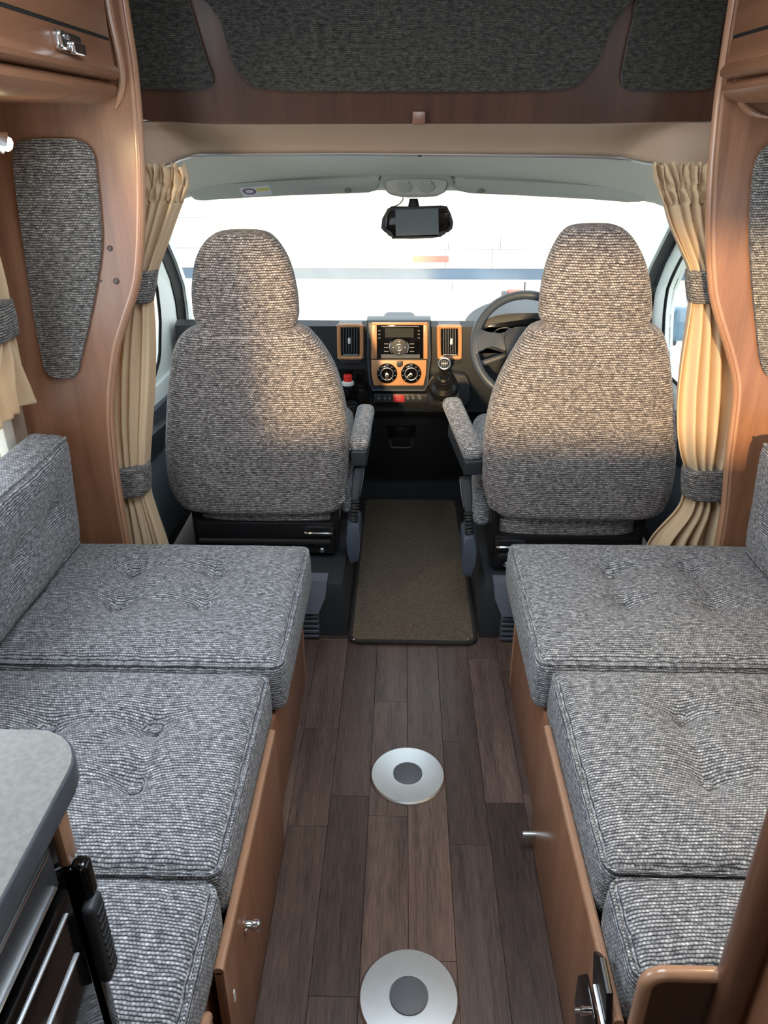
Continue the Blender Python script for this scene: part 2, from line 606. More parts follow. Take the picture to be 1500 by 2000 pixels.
# ================================================================== THE ROOM: habitation shell
WALL = 1.06
CEIL = 2.0
fl = box('floor', (-WALL, -1.6, -0.04), (WALL, 3.35, -0.004), M['binding'])
structure('floor', fl, 'dark walnut plank floor of the aisle between the two sofas', 'floor')
# planks along the aisle, each its own piece (joints recessed)
pw = 0.0975
for i in range(-4, 4):
    x0 = i * pw
    y = 0.25 - random.random() * 0.4
    k = 0
    while y < 2.1:
        ln = random.choice((0.34, 0.42, 0.5, 0.58))
        y1 = min(y + ln, 2.12)
        if y1 - y > 0.03:
            box('plank', (x0 + 0.0004, y + 0.0004, -0.004), (x0 + pw - 0.0004, y1 - 0.0004, 0.0), M['plank'], fl, bev=0.0006, seg=1, smooth=0)
        y = y1


def wall_with_window(name, x, win, label):
    bm = bmesh.new()
    y0, y1, z0, z1 = win
    t = 0.03 if x > 0 else -0.03
    a, b = min(x, x + t), max(x, x + t)
    for (ya, yb, za, zb) in ((-1.6, y0, -0.04, CEIL), (y1, 2.06, -0.04, CEIL), (y0, y1, -0.04, z0), (y0, y1, z1, CEIL)):
        add_box(bm, (a, ya, za), (b, yb, zb))
    return structure(name, finish(name, bm, M['beige'], smooth=0), label, 'wall')


WIN = (0.62, 1.80, 0.72, 1.40)
wall_with_window('wall_left', -WALL, WIN, 'beige side wall behind the left sofa with a wide window')
wall_with_window('wall_right', WALL, WIN, 'beige side wall behind the right sofa')
bm = bmesh.new()
RX0, RX1, RZ0, RZ1 = -1.0, 0.5, 1.36, 1.92
for (xa, xb, za, zb) in ((-WALL, RX0, -0.04, CEIL), (RX1, WALL, -0.04, CEIL), (RX0, RX1, -0.04, RZ0), (RX0, RX1, RZ1, CEIL)):
    add_box(bm, (xa, -1.63, za), (xb, -1.6, zb))
structure('wall_back', finish('wall_back', bm, M['beige'], smooth=0), 'beige rear wall of the living area behind the viewer, with a wide window', 'wall')
structure('window_5', box('window_5', (RX0, -1.62, RZ0), (RX1, -1.615, RZ1), M['glass']), 'wide clear rear window behind the viewer', 'window')
bm = bmesh.new()
for lo, hi in (((-1.09, -1.63), (1.09, 0.58)), ((-1.09, 1.32), (1.09, 2.3)), ((-1.09, 0.58), (-0.37, 1.32)), ((0.37, 0.58), (1.09, 1.32))):
    add_box(bm, (lo[0], lo[1], CEIL), (hi[0], hi[1], CEIL + 0.04))
structure('ceiling', finish('ceiling', bm, M['white'], smooth=0), 'white ceiling of the living area with an added square rooflight', 'ceiling')
rl = box('added_window_4', (-0.37, 0.58, CEIL + 0.012), (0.37, 1.32, CEIL + 0.022), M['frost'])
structure('added_window_4', rl, 'frosted rooflight pane added in the ceiling out of view', 'window')
for n, sx in (('window_2', -1), ('window_3', 1)):
    y0, y1, z0, z1 = WIN
    x = sx * (WALL + 0.01)
    e = empty(n, (x, (y0 + y1) / 2, z0), 'cream framed side window behind the %s sofa backrest' % ('left' if sx < 0 else 'right'), 'window', kind='structure')
    box('pane', (min(x, x + sx * 0.005), y0, z0), (max(x, x + sx * 0.005), y1, z1), M['frost'], e)
    xi = sx * (WALL - 0.025)
    f = bmesh.new()
    a, b = min(xi, sx * WALL), max(xi, sx * WALL)
    for (ya, yb, za, zb) in ((y0 - 0.04, y0 + 0.01, z0 - 0.04, z1 + 0.04), (y1 - 0.01, y1 + 0.04, z0 - 0.04, z1 + 0.04), (y0, y1, z0 - 0.04, z0 + 0.01), (y0, y1, z1 - 0.01, z1 + 0.04)):
        add_box(f, (a, ya, za), (b, yb, zb), 0.004)
    finish('window_frame', f, M['white_frame'], e)


# ================================================================== BULKHEADS between living area and cab
def bulkhead(side, inner_px, inset_px, label, fl_label):
    Yb = 1.95
    sx = -1 if side == 'left' else 1
    pts = [P(x, y, Y=Yb) for x, y in inner_px]
    top = pts[0].copy(); top.z = CEIL - 0.002; top.x -= sx * 0.0
    bot = pts[-1].copy(); bot.z = 0.0
    path = smooth_path([top] + pts + [bot], 6)
    outl = path + [Vector((sx * (WALL - 0.001), Yb, 0.0)), Vector((sx * (WALL - 0.001), Yb, CEIL - 0.002))]
    e = empty('bulkhead_panel', (sx * 0.95, Yb, 0), label, 'panel')
    slab('panel', outl, (0, 0.028, 0), M['wood'], e)
    bmx = bmesh.new()
    add_tube(bmx, [p + Vector((sx * 0.007, 0.014, 0)) for p in path], 0.015, 12)
    finish('edge_trim', bmx, M['wood_edge'], e)
    ins = smooth_path([P(x, y, Y=Yb - 0.001) for x, y in inset_px], 4, closed=True)
    o = slab('fabric_inset', ins, (0, -0.012, 0), M['insetfab'], e, bev=0.005)
    o['label'] = fl_label
    return e


bl = bulkhead('left', [(240, 0), (258, 120), (270, 250), (275, 400), (268, 540), (245, 620), (225, 690), (215, 800), (221, 890), (228, 950), (245, 1055)],
              [(30, 290), (55, 273), (110, 270), (160, 275), (184, 298), (190, 340), (198, 420), (200, 480), (190, 560), (174, 640), (160, 700), (153, 728), (140, 736), (105, 735), (92, 722), (82, 680), (68, 600), (50, 480), (36, 380)],
              'curved cherry wood bulkhead panel beside the left cab seat, with tweed inset', 'brown-grey tweed inset tapering downwards')
for (x, y, r) in ((215, 485, 0.007), (227, 549, 0.008), (197, 549, 0.003)):
    c = P(x, y, Y=1.95)
    lathe('screw_cap', [(r, 0), (r, 0.0012), (r * 0.7, 0.002), (0, 0.002)], c, (0, -1, 0), M['wood_dark_and_shaded'], bl, seg=16)
br_ = bulkhead('right', [(1435, 0), (1418, 110), (1405, 200), (1393, 330), (1388, 450), (1391, 540), (1400, 600), (1430, 700), (1440, 760), (1434, 830), (1425, 900), (1408, 1050)],
               [(1505, 278), (1482, 300), (1470, 335), (1464, 400), (1462, 470), (1467, 560), (1475, 640), (1483, 705), (1500, 735), (1545, 738), (1575, 700), (1600, 560), (1620, 420), (1625, 320), (1600, 282), (1550, 274)],
               'curved cherry wood bulkhead panel beside the right cab seat, with tweed inset', 'brown-grey tweed inset')


# ================================================================== OVERHEAD LOCKERS
def locker(sx, label):
    f = 0.668 * sx
    Y0, Y1 = (0.4 if sx < 0 else 0.66), 1.925
    W_ = sx * (WALL - 0.002)

    def prof(pts, y0=Y0, y1=Y1):
        return [Vector((x, y0, z)) for x, z in pts], (0, y1 - y0, 0)
    e = empty('overhead_locker', (sx * 0.86, 1.2, 1.565), label, 'locker')
    arc = [(f + sx * 0.012, 1.606), (f + sx * 0.003, 1.598), (f + sx * 0.004, 1.588), (f + sx * 0.016, 1.576), (f + sx * 0.036, 1.568), (f + sx * 0.06, 1.565)]
    p, d = prof(arc + [(W_, 1.565), (W_, CEIL - 0.001), (f + sx * 0.03, CEIL - 0.001), (f + sx * 0.03, 1.606)])
    slab('body', p, d, M['wood'], e, swap=True)
    p, d = prof([(f, 1.690), (f, CEIL - 0.003), (f + sx * 0.022, CEIL - 0.003), (f + sx * 0.022, 1.690)], Y0, Y1 - 0.012)
    slab('door', p, d, M['wood'], e, bev=0.004, swap=True)
    p, d = prof([(f, 1.684), (f, 1.640), (f - sx * 0.008, 1.634), (f - sx * 0.013, 1.626), (f - sx * 0.012, 1.617), (f - sx * 0.004, 1.611), (f + sx * 0.02, 1.609), (f + sx * 0.02, 1.684)], Y0, Y1 - 0.012)
    dr = slab('flap', p, d, M['wood'], e, bev=0.002, swap=True)
    box('dark_strip', (min(f, f + sx * 0.01) + 0.0, Y0, 1.6835), (max(f, f + sx * 0.01), Y1 - 0.02, 1.6905), M['rubber'], e)
    # end moulding that sweeps down against the bulkhead
    mpx = [(203, -40), (215, 30), (226, 80), (235, 125), (238, 160), (234, 190), (226, 212)] if sx < 0 else [(1466, -40), (1458, 30), (1450, 90), (1443, 140), (1442, 175), (1450, 203), (1475, 222), (1510, 230)]
    tube('end_moulding', smooth_path([P(x, y, Y=1.947) for x, y in mpx], 6), [0.0085] * (6 * (len(mpx) - 1) - 7) + [0.0085 - 0.0009 * q for q in range(8)], M['wood_edge'], bl if sx < 0 else br_)
    # chrome latch across the gap
    yl = 1.68 if sx < 0 else 1.45
    c = P(121, 82, X=-0.672) if sx < 0 else Vector((f, 1.3, 1.68))
    lt = rbox('latch', (c.x - sx * 0.010, c.y, c.z), (0.02, 0.105, 0.034), 0.0085, M['chrome'], e, n=3)
    bmx = bmesh.new()
    add_rbox(bmx, (c.x - sx * 0.022, c.y + 0.016, c.z - 0.010), (0.012, 0.062, 0.022), 0.0055, n=3)
    finish('latch_lever', bmx, M['chrome'], lt, smooth=60)
    for q in (-0.034, -0.02):
        lathe('screw', [(0.0045, 0), (0.0045, 0.003), (0, 0.0045)], (c.x - sx * 0.0195, c.y + q, c.z + 0.006), (-sx, 0, 0), M['silver'], lt, seg=12)
    return e


locker(-1, 'wooden overhead locker above the left sofa with a chrome latch')
locker(1, 'wooden overhead locker above the right sofa, at the top right edge')

def reading_lamp(lc, axis, label, energy, target, size):
    lc = Vector(lc)
    e = empty('reading_lamp', lc, label, 'lamp', 'reading lamps')
    sx = -1 if lc.x < 0 else 1
    tube('stalk', smooth_path([lc + Vector((sx * 0.02, 0.0, 0.077)), lc + Vector((sx * 0.028, 0.01, 0.045)), lc + Vector((sx * 0.02, 0.004, 0.012))], 5), 0.005, M['chrome'], e)
    axis = Vector(axis).normalized()
    lathe('shade', [(0.011, -0.035), (0.014, -0.033), (0.016, -0.01), (0.021, 0.003), (0.020, 0.004), (0.013, -0.008), (0.0, -0.012)], lc - axis * 0.004, axis, M['silver'], e, seg=24)
    lathe('bulb', [(0.0, -0.012), (0.009, -0.009), (0.0135, 0.0), (0.0125, 0.008), (0.007, 0.0125), (0, 0.0135)], lc, axis, M['bulb'], e, seg=20)
    light('reading_lamp_light', 'SPOT', lc + axis * 0.03, energy, (1.0, 0.74, 0.40), target=target, spot_size=R(size), spot_blend=0.9, shadow_soft_size=0.02)


reading_lamp((-0.8, 1.615, 1.487), (0.75, 0.55, -0.36), 'small lit reading lamp under the left overhead locker', 9, (0.3, 2.3, 0.9), 100)
reading_lamp((0.82, 1.05, 1.487), (-0.2, -0.1, -0.9), 'small reading lamp under the right overhead locker', 20, (0.66, 0.98, 0.4), 90)

# ================================================================== OVER-CAB PANEL, HEADER, RAIL, HEADLINER
OP = (2.15, -0.32, 1.53)


def op(x, y):
    return PT(x, y, *OP)


nrm = Vector((0, -1, -0.32)).normalized()
e = empty('overcab_panel', (0, 2.15, 1.53), 'wooden panel with three grey fabric fields above the windscreen, shade painted into its colours', 'panel')
low = [(200, 232), (275, 234), (420, 243), (500, 243), (820, 242), (1150, 242), (1230, 240), (1400, 236), (1470, 234)]
pts = [op(x, y) for x, y in low]
ztop = 1.99
pts += [Vector((0.95, OP[0] + OP[1] * (ztop - OP[2]), ztop)), Vector((-0.95, OP[0] + OP[1] * (ztop - OP[2]), ztop))]
slab('wooden_frame', pts, -nrm * 0.02, M['wood_dark_and_shaded'], e, bev=0.003)
fields = [
    ([(422, -60), (432, 30), (446, 90), (465, 135), (490, 163), (530, 173), (660, 175), (820, 176), (1000, 175), (1090, 172), (1130, 160), (1157, 130), (1178, 90), (1200, 30), (1222, -60)], 'wide grey fabric field in the middle'),
    ([(235, -60), (345, -60), (372, 10), (390, 70), (405, 120), (417, 155), (412, 170), (380, 173), (300, 171), (262, 168), (248, 140), (240, 40)], 'narrow grey fabric field'),
    ([(1258, -60), (1240, 20), (1225, 80), (1214, 140), (1213, 165), (1228, 174), (1300, 174), (1375, 172), (1390, 155), (1405, 60), (1418, -60)], 'narrow grey fabric field'),
]
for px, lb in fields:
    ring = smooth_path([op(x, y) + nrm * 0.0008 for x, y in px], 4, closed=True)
    o = slab('fabric_field', ring, nrm * 0.011, M['roofab_shaded'], e, bev=0.005)
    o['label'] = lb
ca = op(818, 230)
box('catch', ca + Vector((-0.016, -0.012, -0.016)), ca + Vector((0.016, 0.004, 0.014)), M['wood_mid'], e, bev=0.002)

# curtain rail line (also lower edge of the beige header)
rail_px = [(240, 345, 2.10), (285, 328, 2.14), (330, 318, 2.2), (355, 307, 2.26), (390, 300, 2.3), (480, 299, 2.31), (650, 298, 2.32), (820, 299, 2.32), (1000, 301, 2.32), (1150, 303, 2.31), (1220, 307, 2.3), (1262, 314, 2.24), (1310, 322, 2.16), (1390, 336, 2.1)]
rail = smooth_path([P(x, y, Y=Y) for x, y, Y in rail_px], 5)


def sheet(name, rows, mat, parent=None, thick=0.0, smooth=60):
    bmx = bmesh.new()
    V = [[bmx.verts.new(p) for p in r] for r in rows]
    for A, Bq in zip(V, V[1:]):
        for k in range(len(A) - 1):
            bmx.faces.new((A[k], A[k + 1], Bq[k + 1], Bq[k]))
    o = finish(name, bmx, mat, parent, smooth=smooth)
    if thick:
        md = o.modifiers.new('thickness', 'SOLIDIFY')
        md.thickness = thick
        md.offset = 0
    return o


N_ = len(rail)
hdr = []
for t in (0.0, 0.15, 0.4, 0.7, 0.9, 1.0):
    row = []
    for p in rail:
        topz = 1.533 - 0.0 * abs(p.x)
        top = Vector((p.x * (1.03 if abs(p.x) > 0.5 else 1.0), 2.158, topz))
        q = top.lerp(p, t)
        q.y += 0.02 * math.sin(math.pi * t)
        q.z += 0.012 * math.sin(math.pi * t)
        row.append(q)
    hdr.append(row)
hd = sheet('trim_1', hdr, M['beige'], thick=0.006)
structure('trim_1', hd, 'beige padded header between the wooden panel and the curtain rail', 'trim')
e = empty('curtain_rail', (0, 2.32, 1.45), 'thin metal curtain rail running across the cab roof and bending back', 'rail')
tube('rail', [p + Vector((0, -0.004, -0.004)) for p in rail], 0.0042, M['silver'], e, seg=8)
for x, y in ((530, 296), (820, 303), (1105, 299)):
    c = P(x, y, Y=2.318)
    rbox('rail_clip', c, (0.012, 0.012, 0.008), 0.003, M['rubber'], e, n=2, nx=1, ny=1, nz=1)

# headliner: from the rail forward and down to the windscreen top, wrapping down at the sides
wt_px = [(230, 470, 2.62), (300, 420, 2.72), (345, 392, 2.78), (380, 382, 2.8), (470, 379, 2.84), (620, 372, 2.87), (820, 370, 2.88), (1020, 374, 2.87), (1170, 384, 2.84), (1262, 392, 2.8), (1300, 404, 2.76), (1345, 430, 2.7), (1400, 480, 2.6)]
wtop = smooth_path([P(x, y, Y=Y) for x, y, Y in wt_px], 5)


def resample(path, n):
    L_ = [0]
    for a, b in zip(path, path[1:]):
        L_.append(L_[-1] + (b - a).length)
    out = []
    j = 0
    for i in range(n):
        t = L_[-1] * i / (n - 1)
        while j < len(path) - 2 and L_[j + 1] < t:
            j += 1
        d = (L_[j + 1] - L_[j]) or 1
        out.append(path[j].lerp(path[j + 1], (t - L_[j]) / d))
    return out


ra, wa = resample(rail, 80), resample(wtop, 80)
rows = []
for t in [i / 12 for i in range(13)]:
    row = []
    for a, b in zip(ra, wa):
        q = a.lerp(b, t)
        q.z += 0.018 * math.sin(math.pi * t)
        row.append(q)
    rows.append(row)
hl = sheet('ceiling_cab', rows, M['headliner'], thick=0.006)
structure('ceiling_cab', hl, 'pale grey cab headliner sloping from the curtain rail to the windscreen', 'ceiling')
# outer cab roof skin so no daylight leaks above the headliner
rs = sheet('roof_shell', [[Vector((-1.1, 2.06, 2.03)), Vector((1.1, 2.06, 2.03))], [Vector((-1.1, 2.4, 1.75)), Vector((1.1, 2.4, 1.75))], [Vector((-1.1, 2.93, 1.36)), Vector((1.1, 2.93, 1.36))]], M['white'], thick=0.01)
rs.name = 'ceiling_shell'
structure('ceiling_shell', rs, 'white outer roof skin over the cab', 'roof')


# sun visors
def visor(px, label, sticker=False):
    e = empty('sun_visor', P(px[0][0], px[0][1], Y=2.72), label, 'visor')
    pts = smooth_path([PT(x, y, 2.74, -1.2, 1.36) for x, y in px], 3, closed=True)
    n_ = Vector((0, -1, -1.2)).normalized()
    slab('panel', pts, n_ * 0.02, M['visor'], e, bev=0.007, seg=3)
    if sticker:
        q = [PT(x, y, 2.74, -1.2, 1.36) + n_ * 0.0205 for x, y in ((467, 356), (526, 351), (534, 370), (476, 375))]
        st = slab('warning_label', q, n_ * 0.0006, M['sticker'], e)
        st['label'] = 'pale warning label with purple oval and yellow box'
        c = PT(488, 363, 2.74, -1.2, 1.36) + n_ * 0.0212
        bmx = bmesh.new()
        u = Vector((1, 0, 0)); v = n_.cross(u)
        add_slab(bmx, [c + u * 0.023 * math.cos(a) + v * 0.016 * math.sin(a) for a in [2 * math.pi * k / 24 for k in range(24)]], n_ * 0.0004)
        finish('purple_oval', bmx, M['purple'], st)
        bmx = bmesh.new()
        add_slab(bmx, [c + n_ * 0.0004 + u * 0.014 * math.cos(a) + v * 0.008 * math.sin(a) for a in [2 * math.pi * k / 24 for k in range(24)]], n_ * 0.0003)
        finish('oval_centre', bmx, M['sticker'], st)
        q = [PT(x, y, 2.74, -1.2, 1.36) + n_ * 0.0212 for x, y in ((501, 357), (525, 355), (527, 361), (503, 363))]
        slab('yellow_box', q, n_ * 0.0004, M['yellow'], st)
    cx_, cy_ = (680, 361) if sticker else (940, 362)
    c = PT(cx_, cy_, 2.74, -1.2, 1.36) + n_ * 0.021
    lathe('clip', [(0.012, 0), (0.012, 0.002), (0, 0.004)], c, n_, M['greyprint'], e, seg=14)


visor([(374, 362), (400, 352), (560, 343), (728, 336), (736, 343), (738, 362), (700, 367), (560, 372), (420, 380), (380, 381)], 'grey sun visor with a warning sticker above the left cab seat', True)
visor([(892, 340), (904, 339), (1060, 346), (1210, 357), (1250, 363), (1256, 374), (1248, 386), (1150, 379), (1000, 371), (892, 364)], 'plain grey sun visor above the driver on the right')

# overhead console with two map lights
e = empty('map_light_console', P(812, 380, Y=2.72), 'grey overhead console with two map lights between the sun visors', 'console')
pts = smooth_path([P(x, y, Y=2.70) for x, y in ((738, 341), (770, 339), (812, 338), (860, 339), (886, 341), (881, 358), (870, 374), (855, 383), (812, 386), (770, 384), (756, 375), (746, 360))], 3, closed=True)
slab('housing', pts, (0, 0.14, 0.02), M['console'], e, bev=0.012, seg=3)
pts = smooth_path([P(x, y, Y=2.698) for x, y in ((758, 352), (812, 350), (869, 352), (868, 370), (860, 377), (812, 380), (766, 378), (758, 370))], 3, closed=True)
ip = slab('lens_panel', pts, (0, -0.006, 0), M['visor'], e, bev=0.002)
for x in (790, 834):
    c = P(x, 365, Y=2.691)
    bmx = bmesh.new()
    add_slab(bmx, [c + Vector((0.024 * math.cos(a), 0, 0.017 * math.sin(a))) for a in [2 * math.pi * k / 24 for k in range(24)]], (0, -0.004, 0), 0.0015)
    ml = finish('map_light', bmx, M['console'], ip)
    box('switch', c + Vector((-0.012, -0.007, 0.012)), c + Vector((0.012, -0.003, 0.017)), M['visor'], ip)

# ================================================================== REAR-VIEW MONITOR
e = empty('mirror_monitor', P(812, 403, Y=2.72), 'black rear-view mirror monitor hanging in the windscreen', 'mirror')
mp_ = [(757, 408), (772, 404), (815, 404), (862, 402), (874, 404), (881, 418), (886, 435), (884, 447), (876, 454), (866, 455), (862, 463), (845, 465), (800, 467), (766, 467), (762, 458), (750, 453), (744, 446), (746, 428)]
pts = [P(x, y, Y=2.715) for x, y in mp_]
slab('housing', pts, (0, 0.03, 0.0), M['darkplastic'], e, bev=0.006, seg=3)
pts = [P(x, y, Y=2.7145) for x, y in ((762, 411), (870, 407), (876, 420), (880, 440), (872, 450), (858, 452), (854, 461), (770, 463), (764, 452), (752, 446), (754, 426))]
gl_ = slab('mirror_glass', pts, (0, -0.0015, 0), M['gloss'], e, bev=0.001)
pts = [P(x, y, Y=2.7125) for x, y in ((772, 410), (856, 407), (857, 458), (773, 461))]
o = slab('screen', pts, (0, -0.001, 0), M['screen'], e)
o['label'] = 'switched-off grey screen'
a, b = P(808, 388, Y=2.74), P(808, 404, Y=2.735)
loft('stem', [super_ring(a.x, a.y, a.z, 0.014, 0.01, 3, 16), super_ring(b.x, b.y, b.z, 0.02, 0.012, 3, 16)], M['black'], e)
tube('cable', smooth_path([P(787, 384, Y=2.74), P(786, 392, Y=2.74), P(776, 401, Y=2.735), P(762, 405, Y=2.73)], 5), 0.0022, M['rubber'], e, seg=6)

# ================================================================== WINDSCREEN, PILLARS, CAB DOORS
e = empty('window_1', (0, 3.3, 0.85), 'wide windscreen in front of the two cab seats', 'window', kind='structure')
base = []
for p in wtop:
    base.append(Vector((p.x * 1.10, 3.62 - 0.22 * (p.x / 0.9) ** 2, 0.66)))
rows = []
for t in [i / 8 for i in range(9)]:
    rows.append([a.lerp(b, t) + Vector((0, 0.03 * math.sin(math.pi * t), 0.01)) for a, b in zip(wtop, base)])
sheet('pane', rows, M['glass'], e, thick=0.006)

def strip_from(pxa, pxb, X, t, name, mat, parent=None, bev=0.0):
    """band between two pixel lines lying on a plane of constant X"""
    a = [P(x, y, X=X) for x, y in pxa]
    b = [P(x, y, X=X) for x, y in pxb]
    return slab(name, a + list(reversed(b)), (t, 0, 0), mat, parent, bev)


# left: black seal, white pillar, white door frame
pl = slab('trim_2', [P(x, y, X=-0.93) for x, y in ((290, 372), (338, 378), (345, 400), (338, 440), (336, 465), (348, 500), (364, 546), (373, 590), (378, 632), (384, 700), (371, 700), (370, 640), (368, 605), (361, 556), (345, 511), (327, 467), (300, 430), (280, 410))], (-0.01, 0, 0), M['white'], bev=0.004)
structure('trim_2', pl, 'white windscreen pillar trim on the left of the cab', 'trim')
structure('trim_4', strip_from([(300, 430), (326, 468), (344, 512), (360, 556), (368, 610), (369, 650), (368, 720)], [(280, 450), (316, 500), (334, 546), (344, 590), (349, 632), (352, 660), (352, 720)], -0.945, -0.02, 'trim_4', M['seal']), 'black rubber door seal strip beside the left pillar', 'trim')
pr = slab('trim_3', [P(x, y, X=0.93) for x, y in ((1290, 385), (1300, 400), (1282, 430), (1262, 474), (1245, 530), (1238, 640), (1250, 640), (1256, 552), (1268, 521), (1305, 446), (1328, 402), (1345, 372))], (0.01, 0, 0), M['white'], bev=0.004)
structure('trim_3', pr, 'white windscreen pillar trim on the right of the cab', 'trim')
structure('trim_5', strip_from([(1330, 400), (1308, 444), (1270, 520), (1258, 550), (1252, 640)], [(1345, 420), (1317, 467), (1285, 530), (1273, 562), (1264, 640)], 0.965, 0.02, 'trim_5', M['seal']), 'black rubber door seal strip beside the right pillar', 'trim')


def yz(x, pts):
    return [Vector((x, y, z)) for y, z in pts]


def cab_door(sx, name, win, label):
    """door in the plane X = const: frame around the glass, door card, arm pull"""
    X = sx * (0.95 if sx < 0 else 0.98)
    e = empty(name, (X, 2.7, 0.1), label, 'door', kind='structure')
    t = sx * 0.035
    outer = [(1.99, 1.46), (2.60, 1.44), (2.85, 1.33), (3.02, 1.11), (3.12, 0.95), (3.17, 0.80), (3.17, 0.66), (1.99, 0.66)]
    # frame as bars between outer outline and window outline
    def loop_frame():
        bmx = bmesh.new()
        n = 64

        def rs_(poly):
            pts = [Vector((X, y, z)) for y, z in poly]
            return resample(pts + [pts[0]], n + 1)[:-1]
        c = Vector((X, 2.5, 0.98))

        def polar(poly):
            pts = [Vector((X, y, z)) for y, z in poly]
            out = []
            for k in range(n):
                a = 2 * math.pi * k / n
                d = Vector((0, math.cos(a), math.sin(a)))
                best = None
                for i in range(len(pts)):
                    p, q = pts[i] - c, pts[(i + 1) % len(pts)] - c
                    den = d.y * (q.z - p.z) - d.z * (q.y - p.y)
                    if abs(den) < 1e-9: continue
                    s = (p.y * (q.z - p.z) - p.z * (q.y - p.y)) / den
                    u = (p.y * d.z - p.z * d.y) / den
                    if s > 0 and -1e-6 <= u <= 1 + 1e-6 and (best is None or s < best): best = s
                out.append(c + d * (best or 0.3))
            return out
        A, Bq = polar(outer), polar(win)
        off = Vector((t, 0, 0))
        rings = [A, Bq, [p + off for p in Bq], [p + off for p in A]]
        V = [[bmx.verts.new(p) for p in r] for r in rings]
        for i in range(4):
            P1, P2 = V[i], V[(i + 1) % 4]
            for k in range(n):
                bmx.faces.new((P1[k], P1[(k + 1) % n], P2[(k + 1) % n], P2[k]))
        return bmx, Bq
    bmx, Bq = loop_frame()
    finish('frame', bmx, M['white'], e)
    tube('window_seal', [p + Vector((-sx * 0.002, 0, 0)) for p in Bq], 0.006, M['seal'], e, seg=6, closed=True)
    slab('pane', [p + Vector((sx * 0.02, 0, 0)) for p in Bq], (sx * 0.005, 0, 0), M['glass'], e)
    # sill and door card below
    slab('sill', yz(X - sx * 0.012, [(1.99, 0.665), (3.17, 0.665), (3.17, 0.60), (2.8, 0.60), (1.99, 0.635)]), (sx * 0.05, 0, 0), M['white'], e, bev=0.006)
    slab('door_card', yz(X - sx * 0.03, [(1.99, 0.635), (2.8, 0.60), (3.17, 0.60), (3.17, 0.05), (1.99, 0.05)]), (sx * 0.06, 0, 0), M['pedestal'], e, bev=0.01)
    slab('door_pocket', yz(X - sx * 0.045, [(2.02, 0.50), (2.5, 0.50), (2.75, 0.42), (2.75, 0.12), (2.02, 0.12)]), (sx * 0.03, 0, 0), M['bluegrey'], e, bev=0.012)
    slab('arm_pull', smooth_path(yz(X - sx * 0.075, [(2.15, 0.60), (2.62, 0.565), (2.68, 0.53), (2.64, 0.50), (2.4, 0.50), (2.15, 0.54)]), 3, closed=True), (sx * 0.05, 0, 0), M['darkplastic'], e, bev=0.01)
    return e


cab_door(-1, 'door_1', [(2.08, 1.36), (2.50, 1.34), (2.74, 1.20), (2.86, 1.08), (2.895, 1.0), (2.89, 0.88), (2.82, 0.745), (2.72, 0.69), (2.5, 0.685), (2.08, 0.685)], 'white framed cab door on the left behind the tied curtain')
cab_door(1, 'door_2', [(2.08, 1.36), (2.55, 1.34), (2.75, 1.22), (2.884, 1.105), (2.942, 1.04), (2.985, 0.97), (2.97, 0.88), (2.938, 0.80), (2.9, 0.72), (2.8, 0.69), (2.5, 0.685), (2.08, 0.685)], 'white framed cab door on the right beside the driver seat')

# wing mirror seen through the right door glass
e = empty('wing_mirror', (1.16, 2.95, 0.85), 'blue-grey wing mirror outside the right door window', 'mirror')
c = P(1335, 632, X=1.14)
rbox('housing', (1.16, c.y, c.z), (0.16, 0.09, 0.14), 0.035, M['bluewin'], e)
box('arm', (1.0, c.y - 0.02, c.z - 0.09), (1.12, c.y + 0.02, c.z - 0.05), M['darkplastic'], e, bev=0.008)

# ================================================================== CURTAINS
def curtain_px(rows, Yc, folds, mat, parent, seed=0, depth=0.028, head=(0, 0)):
    rnd = random.Random(seed)
    R_ = lerp_rows(rows, 7)
    nU = 150
    ph = [rnd.random() * 6.28 for _ in range(4)]
    maxw = max(r[2] - r[1] for r in rows)
    out = []
    for ri, (y, xl, xr) in enumerate(R_):
        a, b = P(xl, y, Y=Yc), P(xr, y, Y=Yc)
        row = []
        inhead = head[0] <= y <= head[1]
        for k in range(nU + 1):
            u = k / nU
            uu = u + 0.018 * math.sin(9 * u + ph[0]) + 0.012 * math.sin(23 * u + ph[1] + y * 0.004)
            s = math.sin(2 * math.pi * folds * uu + ph[2])
            s2 = math.sin(2 * math.pi * folds * 2.1 * uu + ph[3] + y * 0.003)
            wv = depth * (0.75 * s + 0.28 * s2)
            dx = 0.0
            if inhead:
                g = math.sin(2 * math.pi * folds * 2.6 * u + ph[1])
                hv = (y - head[0]) / (head[1] - head[0])
                sh = 0.9 * math.sin(hv * 3.0 + 9 * u) + (1.2 if hv > 0.62 else 0.0)
                wv = wv * 0.55 + 0.013 * math.sin(2 * math.pi * folds * 3.1 * u + ph[1] + sh) * (0.55 if 0.5 < hv < 0.72 else 1.0)
                dx = 0.003 * math.sin(55 * u + 5 * hv)
            x = a.x + (b.x - a.x) * u + dx + 0.006 * math.cos(2 * math.pi * folds * uu + ph[2]) * math.sin(math.pi * u)
            z = a.z + (0.008 * math.sin(2 * math.pi * folds * 2.6 * u) if ri == 0 else 0)
            row.append(Vector((x, Yc + wv, z)))
        out.append(row)
    return sheet('fabric', out, mat, parent, thick=0.003)


